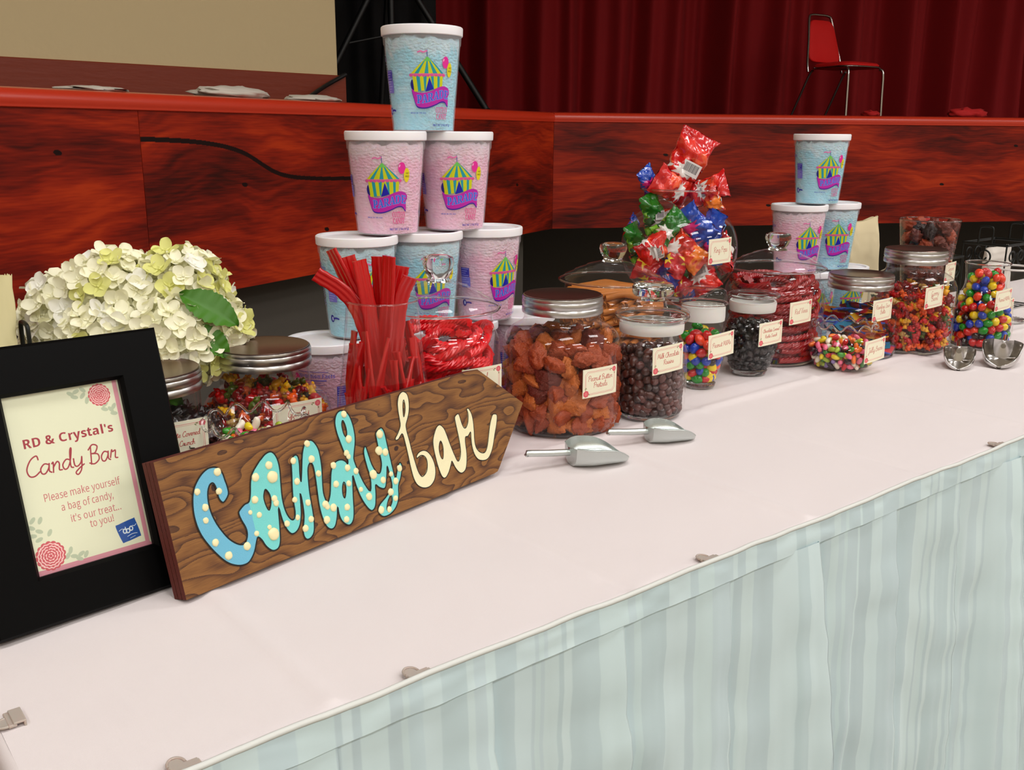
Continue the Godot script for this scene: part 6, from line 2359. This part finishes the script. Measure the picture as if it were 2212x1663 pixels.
func far_end() -> void:
	# nut clusters in the flared vase
	var p := Vector3(2.133, TOP + 0.0008, -0.553)
	var prof := pts("0,0.2 40,0.2 43,5 50,90 60,190 66,243")
	var t := thing("flared_vase", "flared glass vase of brown nut clusters behind the tall gummy bear jar", "vase", p)
	jar_body(t, prof, 48)
	part(t, "rim", ring(66.0, 1.4), solid_glass(), Vector3(0, 0.243, 0))
	var nuts := [["brown", bumpy(mat("nut_brown", Color(0.40, 0.13, 0.04), 0.5), 0.06, 0.1, Vector3.ONE * 22, 7), 0.5], ["orange brown", bumpy(mat("nut_orange", Color(0.58, 0.21, 0.05), 0.5), 0.06, 0.1, Vector3.ONE * 22, 7), 0.3], ["dark brown", bumpy(mat("nut_dark", Color(0.14, 0.045, 0.02), 0.5), 0.06, 0.1, Vector3.ONE * 22, 7), 0.2]]
	pour({"at": p, "wall": wall_of(prof), "floor": 0.007, "fill": 0.232, "size": 0.0145, "count": fill_count(prof, 0.007, 0.240, 0.0145, 1.25), "meshes": sweet_meshes("nut"), "kinds": nuts, "called": "nut_cluster", "what": "nut cluster", "vessel": "flared vase", "category": "nut", "group": "nut clusters in the flared vase", "seed": 441, "shown": func(q: Vector3) -> bool: return q.y > 0.08})
	card(Vector3(2.143, TOP + 0.13, -0.4965), ["Cinnamon", "Nuts"], "cream name card in the gap between the tall gummy jar and the open candy jar", 0.12, 0.0, Vector2(0.060, 0.044))

	# more jelly beans
	p = Vector3(2.165, TOP + 0.0008, -0.412)
	t = thing("glass_bowl", "small glass bowl of jelly beans at the far end, right of the open candy jar", "bowl", p)
	prof = smooth(pts("0,0.2 32,0.2 40,4 48,20 51,42 50,62 46,80"), false, 3)
	jar_body(t, prof, 48)
	part(t, "rim", ring(46.0, 1.3), solid_glass(), Vector3(0, 0.080, 0))
	pour({"at": p, "wall": wall_of(prof, 0.002), "floor": 0.0065, "fill": 0.06, "size": 0.0066, "count": fill_count(prof, 0.0065, 0.056, 0.0066), "meshes": sweet_meshes("bean"), "kinds": bean_kinds(), "called": "jelly_bean", "what": "jelly bean", "vessel": "small far bowl", "category": "jelly bean", "group": "jelly beans in the small far bowl", "seed": 451})
	card(Vector3(2.135, TOP + 0.066, -0.3585), ["Jelly Beans"], "cream name card at the far end of the table, cut off by the picture's edge", 0.0, 0.03)

	# ribbed glass at the very edge
	p = Vector3(2.345, TOP + 0.0008, -0.452)
	t = thing("ribbed_jar", "ribbed clear glass jar with a pale rim below the wire basket's handle", "jar", p)
	var sh := Shape.new()
	lathe_into(sh, pts("0,0.2 40,0.2 43,4 50,60 53,112 52,122 53,128"), 144, 75.0, func(th: float, y: float) -> float: return 1.0 + 0.022 * cos(th * 24.0) * smoothstep(0.004, 0.02, y) * (1.0 - smoothstep(0.105, 0.118, y)))
	part(t, "glass_body", sh.mesh(), glass())
	part(t, "rim", ring(53.0, 2.4), mat("rim_white", Color(0.86, 0.84, 0.82), 0.4), Vector3(0, 0.128, 0))
	part(t, "thick_foot", lathe("0,0.4 40,0.4 42,4 41,8 0,8", 40, 75.0), solid_glass())

	wire_basket(Vector3(2.535, TOP + 0.0008, -0.575), 0.165, 0.11, 0.165, true, "black wire basket with scrolls and a square loop handle at the right edge")
	wire_basket(Vector3(2.325, TOP + 0.0008, -0.645), 0.15, 0.09, 0.135, false, "low black wire tray with a scroll, between the flared vase and the wire basket")
	paper_bag(Vector3(2.345, TOP + 0.006, -0.635), 0.09, 0.17, 0.05, 0.12, 0.22, Color(0.86, 0.80, 0.62), "cream paper bag lying in the low wire tray, under the red one", false)
	paper_bag(Vector3(2.315, TOP + 0.006, -0.665), 0.11, 0.225, 0.02, -0.1, 0.20, Color(0.66, 0.06, 0.08), "red dotted paper bag poking out of the low wire tray", true)
	paper_bag(Vector3(2.13, TOP + 0.001, -0.705), 0.13, 0.235, 0.05, 0.05, -0.10, Color(0.90, 0.84, 0.68), "cream paper bag with a ragged top, between the right pyramid and the flared vase", false)
	paper_bag(Vector3(2.535, TOP + 0.006, -0.578), 0.13, 0.15, 0.05, 0.0, 0.0, Color(0.85, 0.82, 0.78), "white folded bag standing inside the wire basket", false)

	# the same kind of basket behind the frame
	wire_basket(Vector3(0.190, TOP + 0.0008, -0.62), 0.12, 0.10, 0.168, true, "grey wire basket whose loop handle rises behind the black frame")
	paper_bag(Vector3(0.198, TOP + 0.006, -0.605), 0.085, 0.265, 0.045, 0.45, 0.03, Color(0.90, 0.86, 0.66), "cream paper bag at the left edge, standing behind the frame", false)
	paper_bag(Vector3(0.216, TOP + 0.006, -0.655), 0.085, 0.225, 0.03, 0.2, -0.16, Color(0.88, 0.78, 0.58), "second cream bag whose corner shows behind the first one at the left edge", false)


func wire_basket(at: Vector3, wide: float, deep: float, high: float, loop: bool, label: String) -> void:
	var m := mat("basket_wire", Color(0.10, 0.11, 0.10), 0.45, 0.5)
	var t := thing("wire_basket", label, "basket", at)
	for y in [0.004, high]:
		var c := [Vector3(-wide / 2, y, -deep / 2), Vector3(wide / 2, y, -deep / 2), Vector3(wide / 2, y, deep / 2), Vector3(-wide / 2, y, deep / 2)]
		for k in 4:
			part(t, "rail", tube(PackedVector3Array([c[k], c[(k + 1) % 4]]), 0.0034 if y > 0.01 else 0.002, 8), m)
	for sx in [-1, 1]:
		for sz in [-1, 1]:
			part(t, "post", tube(PackedVector3Array([Vector3(sx * wide / 2, 0.001, sz * deep / 2), Vector3(sx * wide / 2, high, sz * deep / 2)]), 0.0022, 8), m)
	for k in 7:
		part(t, "base_wire", tube(PackedVector3Array([Vector3(-wide / 2 + wide * k / 6.0, 0.004, -deep / 2), Vector3(-wide / 2 + wide * k / 6.0, 0.004, deep / 2)]), 0.0014, 6), m)
	# scrolls along the long sides
	for sz in [-1.0, 1.0]:
		for k in 3:
			var list: Array = []
			var c := Vector3((k - 1) * wide * 0.3, high - 0.03, sz * deep / 2)
			for s in 19:
				var a := -PI * 0.5 + s * 0.42
				var r := 0.020 - 0.0007 * s
				list.append(c + Vector3(cos(a) * r * (1 if k % 2 == 0 else -1), sin(a) * r, 0))
			part(t, "scroll", tube(bend(list, 2), 0.0022, 6), m)
	for sx in [-1.0, 1.0]:
		var list: Array = []
		for s in 19:
			var a := -PI * 0.5 + s * 0.42
			var r := 0.020 - 0.0007 * s
			list.append(Vector3(sx * wide / 2, high - 0.03 + sin(a) * r, cos(a) * r))
		part(t, "scroll", tube(bend(list, 2), 0.0022, 6), m)
	if loop:
		for sx in [-1.0, 1.0]:
			part(t, "handle", tube(bend([Vector3(sx * wide / 2, high, -0.017), Vector3(sx * wide / 2, high + 0.036, -0.017), Vector3(sx * wide / 2, high + 0.043, -0.010), Vector3(sx * wide / 2, high + 0.043, 0.010), Vector3(sx * wide / 2, high + 0.036, 0.017), Vector3(sx * wide / 2, high, 0.017)], 4), 0.0026, 8), m)


func paper_bag(at: Vector3, wide: float, high: float, fat: float, turn: float, lean: float, c: Color, label: String, dotted: bool) -> void:
	var key := "bag_%s" % c.to_html(false)
	if not mats.has(key):
		if dotted:
			var im := Image.create(128, 128, false, Image.FORMAT_RGB8)
			im.fill(c)
			for k in 64:
				oval(im, Vector2((k % 8) * 16 + 8 + (4 if (k / 8) % 2 == 0 else -4), (k / 8) * 16 + 8), Vector2(3, 3), Color(0.85, 0.35, 0.36))
			painted(key, im, 0.75)
		else:
			mat(key, c, 0.8)
		var m: StandardMaterial3D = mats[key]
		m.backlight_enabled = true
		m.backlight = Color(0.25, 0.24, 0.2)
	var n := FastNoiseLite.new()
	n.seed = label.hash() % 10000
	n.frequency = 1.0
	var sh := Shape.new()
	sh.sheet(40, 16, func(u: float, w: float) -> Vector3:
		var a := u * TAU
		var x := signf(cos(a)) * pow(absf(cos(a)), 0.35) * wide / 2
		var z := signf(sin(a)) * pow(absf(sin(a)), 0.6) * fat / 2 * (1.0 - 0.8 * w)
		var y := w * high
		if w > 0.99:
			y -= 0.006 * absf(fposmod(cos(a) * 5.0, 1.0) - 0.5)
		z += 0.007 * n.get_noise_3d(x * 26.0, y * 18.0, signf(z)) * w
		x += 0.004 * n.get_noise_2d(y * 20.0, signf(x) * 5.0) * w
		return Vector3(x, y, z), true, true)
	var k := sh.v.size()
	sh.flat4(Vector3(-wide / 2, 0.001, -fat / 2), Vector3(wide / 2, 0.001, -fat / 2), Vector3(wide / 2, 0.001, fat / 2), Vector3(-wide / 2, 0.001, fat / 2), Vector3.DOWN)
	solo("paper_bag", label, "paper bag", sh.mesh(), mats[key], Transform3D(Basis(Vector3.UP, turn) * Basis(Vector3.BACK, -lean), at))


# ---------------------------------------------------------------- hydrangeas

func floret_mesh(seed_: int) -> ArrayMesh:
	var sh := Shape.new()
	var g := RandomNumberGenerator.new()
	g.seed = seed_
	for k in 4:
		var from := sh.v.size()
		var cup := g.randf_range(0.15, 0.5)
		var w := g.randf_range(0.0068, 0.0082)
		sh.sheet(6, 5, func(u: float, v: float) -> Vector3:
			var x := u * 2.0 - 1.0
			var wide := w * pow(sin(clampf(v * 0.92 + 0.08, 0.0, 1.0) * PI * 0.86), 0.6)
			var out := 0.0005 + v * 0.0148 * (1.0 - 0.16 * x * x * v)
			return Vector3(x * wide, cup * out * v * 1.2 + 0.0016 * x * x - 0.0005 * sin(v * 6.0), out), false, true)
		sh.move(from, Transform3D(Basis(Vector3.UP, TAU * k / 4.0 + g.randf_range(-0.15, 0.15)), Vector3.ZERO))
	blob_into(sh, Vector3(0.0016, 0.0013, 0.0016), 0.0, 1.0, 1, 7, 5, Transform3D(Basis.IDENTITY, Vector3(0, 0.0012, 0)))
	return sh.mesh()


func bouquet() -> void:
	var base := Vector3(0.388, TOP, -0.665)
	var t := thing("hydrangea_bouquet", "cream and pale green hydrangea bouquet behind the black frame and the squat jars", "flowers", base)
	var tones: Array = []
	for q in [["petal_cream", Color(0.99, 0.98, 0.87)], ["petal_white", Color(0.99, 0.985, 0.95)], ["petal_lime", Color(0.90, 0.90, 0.55)]]:
		var m := mat(q[0], q[1], 0.7)
		m.backlight_enabled = true
		m.backlight = Color(0.6, 0.6, 0.5)
		tones.append(m)
	var green := mat("leaf_green", Color(0.25, 0.46, 0.06), 0.5)
	var stem := mat("stem_green", Color(0.24, 0.36, 0.12), 0.6)
	var shapes: Array = []
	for k in 4:
		shapes.append(floret_mesh(500 + k))
	# sideways, height, toward the eye, radius
	var heads := [[-0.078, 0.193, 0.01, 0.060, 1], [-0.020, 0.222, 0.012, 0.062, 0], [0.062, 0.220, -0.012, 0.062, 2], [0.048, 0.172, 0.055, 0.058, 0], [-0.03, 0.172, 0.055, 0.056, 0], [0.100, 0.180, 0.0, 0.044, 0]]
	var aside := SIDE
	var toward := Vector3(-0.30, 0, 0.954)
	var g := RandomNumberGenerator.new()
	g.seed = 70
	var heart := mat("flower_heart", Color(0.84, 0.83, 0.62), 0.9)
	var left := 300
	for q in heads:
		var c: Vector3 = aside * (q[0] as float) + toward * (q[2] as float) + Vector3(0, q[1], 0)
		var r: float = q[3]
		var head := part(t, "flower_head", blob(Vector3.ONE * r * 0.84, 0.1, 2.0, 7, 16, 10), heart, c)
		var n := 84
		for k in n:
			var y := 1.0 - 1.85 * (k + 0.5) / n
			var a := k * 2.399963 + g.randf() * 0.3
			var d := Vector3(cos(a) * sqrt(maxf(1.0 - y * y, 0)), y, sin(a) * sqrt(maxf(1.0 - y * y, 0)))
			# leave out florets pressed against another head, or turned away from any viewer
			var buried := d.dot(toward) < -0.35 or (d.y < -0.3 and d.dot(toward) < 0.0)
			for o in heads:
				if o != q:
					var oc: Vector3 = aside * (o[0] as float) + toward * (o[2] as float) + Vector3(0, o[1], 0)
					if (c + d * r).distance_to(oc) < (o[3] as float) * 0.88:
						buried = true
			if buried or left <= 0:
				continue
			left -= 1
			var up := d
			var x := up.cross(Vector3(0.3, 0.2, 0.9)).normalized()
			var b := Basis(x, up, x.cross(up)) * Basis(Vector3.UP, g.randf() * TAU) * Basis(Vector3.RIGHT, g.randf_range(-0.35, 0.35))
			var tone: int = q[4] if g.randf() < 0.45 else g.randi() % 3 if g.randf() < 0.5 else 0
			var f := part(head, "floret", shapes[k % 4], tones[tone])
			f.transform = Transform3D(b.scaled(Vector3.ONE * g.randf_range(0.98, 1.22)), d * r * g.randf_range(0.90, 1.04))
		part(t, "stem", tube(bend([Vector3(c.x * 0.12, 0.001, c.z * 0.12), Vector3(c.x * 0.25, c.y * 0.4, c.z * 0.25), c], 5), 0.0032, 8), stem)
		# the florets underneath, which only fill the gaps
		var mm := MultiMesh.new()
		mm.transform_format = MultiMesh.TRANSFORM_3D
		mm.mesh = shapes[1]
		mm.instance_count = 90
		for k in 90:
			var y2 := 1.0 - 1.9 * (k + 0.5) / 90.0
			var a2 := k * 2.399963 + 1.1
			var d2 := Vector3(cos(a2) * sqrt(maxf(1.0 - y2 * y2, 0)), y2, sin(a2) * sqrt(maxf(1.0 - y2 * y2, 0)))
			var x2 := d2.cross(Vector3(0.3, 0.2, 0.9)).normalized()
			mm.set_instance_transform(k, Transform3D((Basis(x2, d2, x2.cross(d2)) * Basis(Vector3.UP, k * 1.3) * Basis(Vector3.RIGHT, 0.5 * sin(k * 3.7))).scaled(Vector3.ONE * 1.05), d2 * r * 0.86))
		var under := MultiMeshInstance3D.new()
		under.name = "inner_florets"
		under.multimesh = mm
		under.material_override = tones[0]
		under.set_meta("kind", "stuff")
		head.add_child(under, true)
	# serrated leaves
	for q in [[Vector3(0.058, 0.236, 0.062), Vector3(0.128, 0.196, 0.060)], [Vector3(-0.010, 0.128, 0.105), Vector3(0.052, 0.112, 0.125)], [Vector3(0.070, 0.200, 0.075), Vector3(0.112, 0.158, 0.070)]]:
		var sh := Shape.new()
		var a: Vector3 = aside * (q[0] as Vector3).x + Vector3(0, (q[0] as Vector3).y, 0) + toward * (q[0] as Vector3).z
		var b: Vector3 = aside * (q[1] as Vector3).x + Vector3(0, (q[1] as Vector3).y, 0) + toward * (q[1] as Vector3).z
		var long := a.distance_to(b)
		sh.sheet(10, 30, func(u: float, v: float) -> Vector3:
			var x := u * 2.0 - 1.0
			var wide := long * 0.27 * pow(sin(clampf(v, 0.0, 1.0) * PI), 0.75) * (1.0 + 0.16 * (fposmod(v * 12.0, 1.0) - 0.5) * absf(x))
			return Vector3(v * long, 0.006 * absf(x) + 0.0012 * sin(v * 40.0) * absf(x) + 0.006 * sin(v * PI), x * wide), false, true)
		var lf := part(t, "leaf", sh.mesh(), green, a)
		var along := (b - a).normalized()
		var up := (toward * 0.75 + Vector3.UP * 0.65)
		up = (up - along * up.dot(along)).normalized()
		lf.basis = Basis(along, up, along.cross(up))


# ---------------------------------------------------------------- scoops

func scoop(at: Vector3, turn: float, long: float, half: float, deep: float, bright: bool, label: String, tip := 0.0) -> void:
	# mouth points along +x
	var m := bumpy(mat("scoop_aluminium", Color(0.80, 0.83, 0.82), 0.30, 1.0), 0.12, 0.02, Vector3.ONE * 30) if not bright else mat("scoop_polished", Color(0.80, 0.79, 0.78), 0.14, 1.0)
	var t := thing("candy_scoop", label, "scoop", at, turn, "metal candy scoops on the cloth")
	for skin in 2:
		var k := 1.0 if skin == 0 else 0.965
		var sh := Shape.new()
		sh.sheet(24, 22, func(u: float, v: float) -> Vector3:
			var a := (u * 2.0 - 1.0) * PI / 2
			var wide := half * k * sqrt(maxf(1.0 - pow(v, 6.0) * 0.985, 0.0)) * (0.42 + 0.58 * sqrt(smoothstep(-0.04, 0.34, v)))
			var high := deep * (1.0 - 0.90 * pow(v, 3.6))
			var s := signf(sin(a)) * pow(absf(sin(a)), 0.72)
			var h := 1.0 - pow(cos(a), 0.62)
			return Vector3(long * (v - 0.5) * (1.0 if skin == 0 else 0.985), (0.0 if skin == 0 else 0.0011) + h * high, s * wide), false, skin == 0)
		part(t, "bowl" if skin == 0 else "bowl_inside", sh.mesh(), m)
	var back := Shape.new()
	back.sheet(24, 6, func(u: float, v: float) -> Vector3:
		var a := (u * 2.0 - 1.0) * PI / 2
		var s := signf(sin(a)) * pow(absf(sin(a)), 0.72)
		var h := 1.0 - pow(cos(a), 0.62)
		var c := Vector3(-long * 0.5 - 0.004, deep * 0.95, 0)
		var p := Vector3(-long * 0.5, h * deep, s * half * (0.42 + 0.58 * sqrt(smoothstep(-0.04, 0.34, 0.0))))
		return p.lerp(c, v), false, false)
	part(t, "back_plate", back.mesh(), m)
	var rim: Array = []
	for e in 2:
		for k in 15:
			var v := k / 14.0 if e == 0 else 1.0 - k / 14.0
			var wide := half * sqrt(maxf(1.0 - pow(v, 6.0) * 0.985, 0.0)) * (0.42 + 0.58 * sqrt(smoothstep(-0.04, 0.34, v)))
			rim.append(Vector3(long * (v - 0.5), deep * (1.0 - 0.90 * pow(v, 3.6)), wide * (1 if e == 0 else -1)))
	part(t, "rolled_edge", tube(bend(rim, 2), 0.0008, 6), m)
	part(t, "handle", tube(bend([Vector3(-long * 0.5 - 0.001, deep * 0.66, 0), Vector3(-long * 0.5 - 0.03, deep * 0.74, 0), Vector3(-long * 0.5 - 0.060, deep * 0.86, 0), Vector3(-long * 0.5 - 0.063, deep * 0.86, 0)], 5), 0.0046, 12), m)
	if tip != 0.0:
		t.rotation.z = tip


func scoops() -> void:
	scoop(Vector3(0.868, TOP + 0.0012, -0.301), deg_to_rad(-16.0), 0.082, 0.035, 0.027, false, "aluminium scoop in front of the pretzel jar, nearest the sign's tip")
	scoop(Vector3(1.018, TOP + 0.0012, -0.308), deg_to_rad(-18.0), 0.072, 0.030, 0.024, false, "aluminium scoop in front of the faceted raisin jar, with worn lip")
	scoop(Vector3(1.800, TOP + 0.0012, -0.285), deg_to_rad(-152.0), 0.080, 0.028, 0.032, true, "small shiny metal scoop at the far end, left one of two")
	scoop(Vector3(1.885, TOP + 0.0012, -0.245), deg_to_rad(-158.0), 0.088, 0.035, 0.040, true, "larger shiny metal scoop at the far end, beside the smaller one")
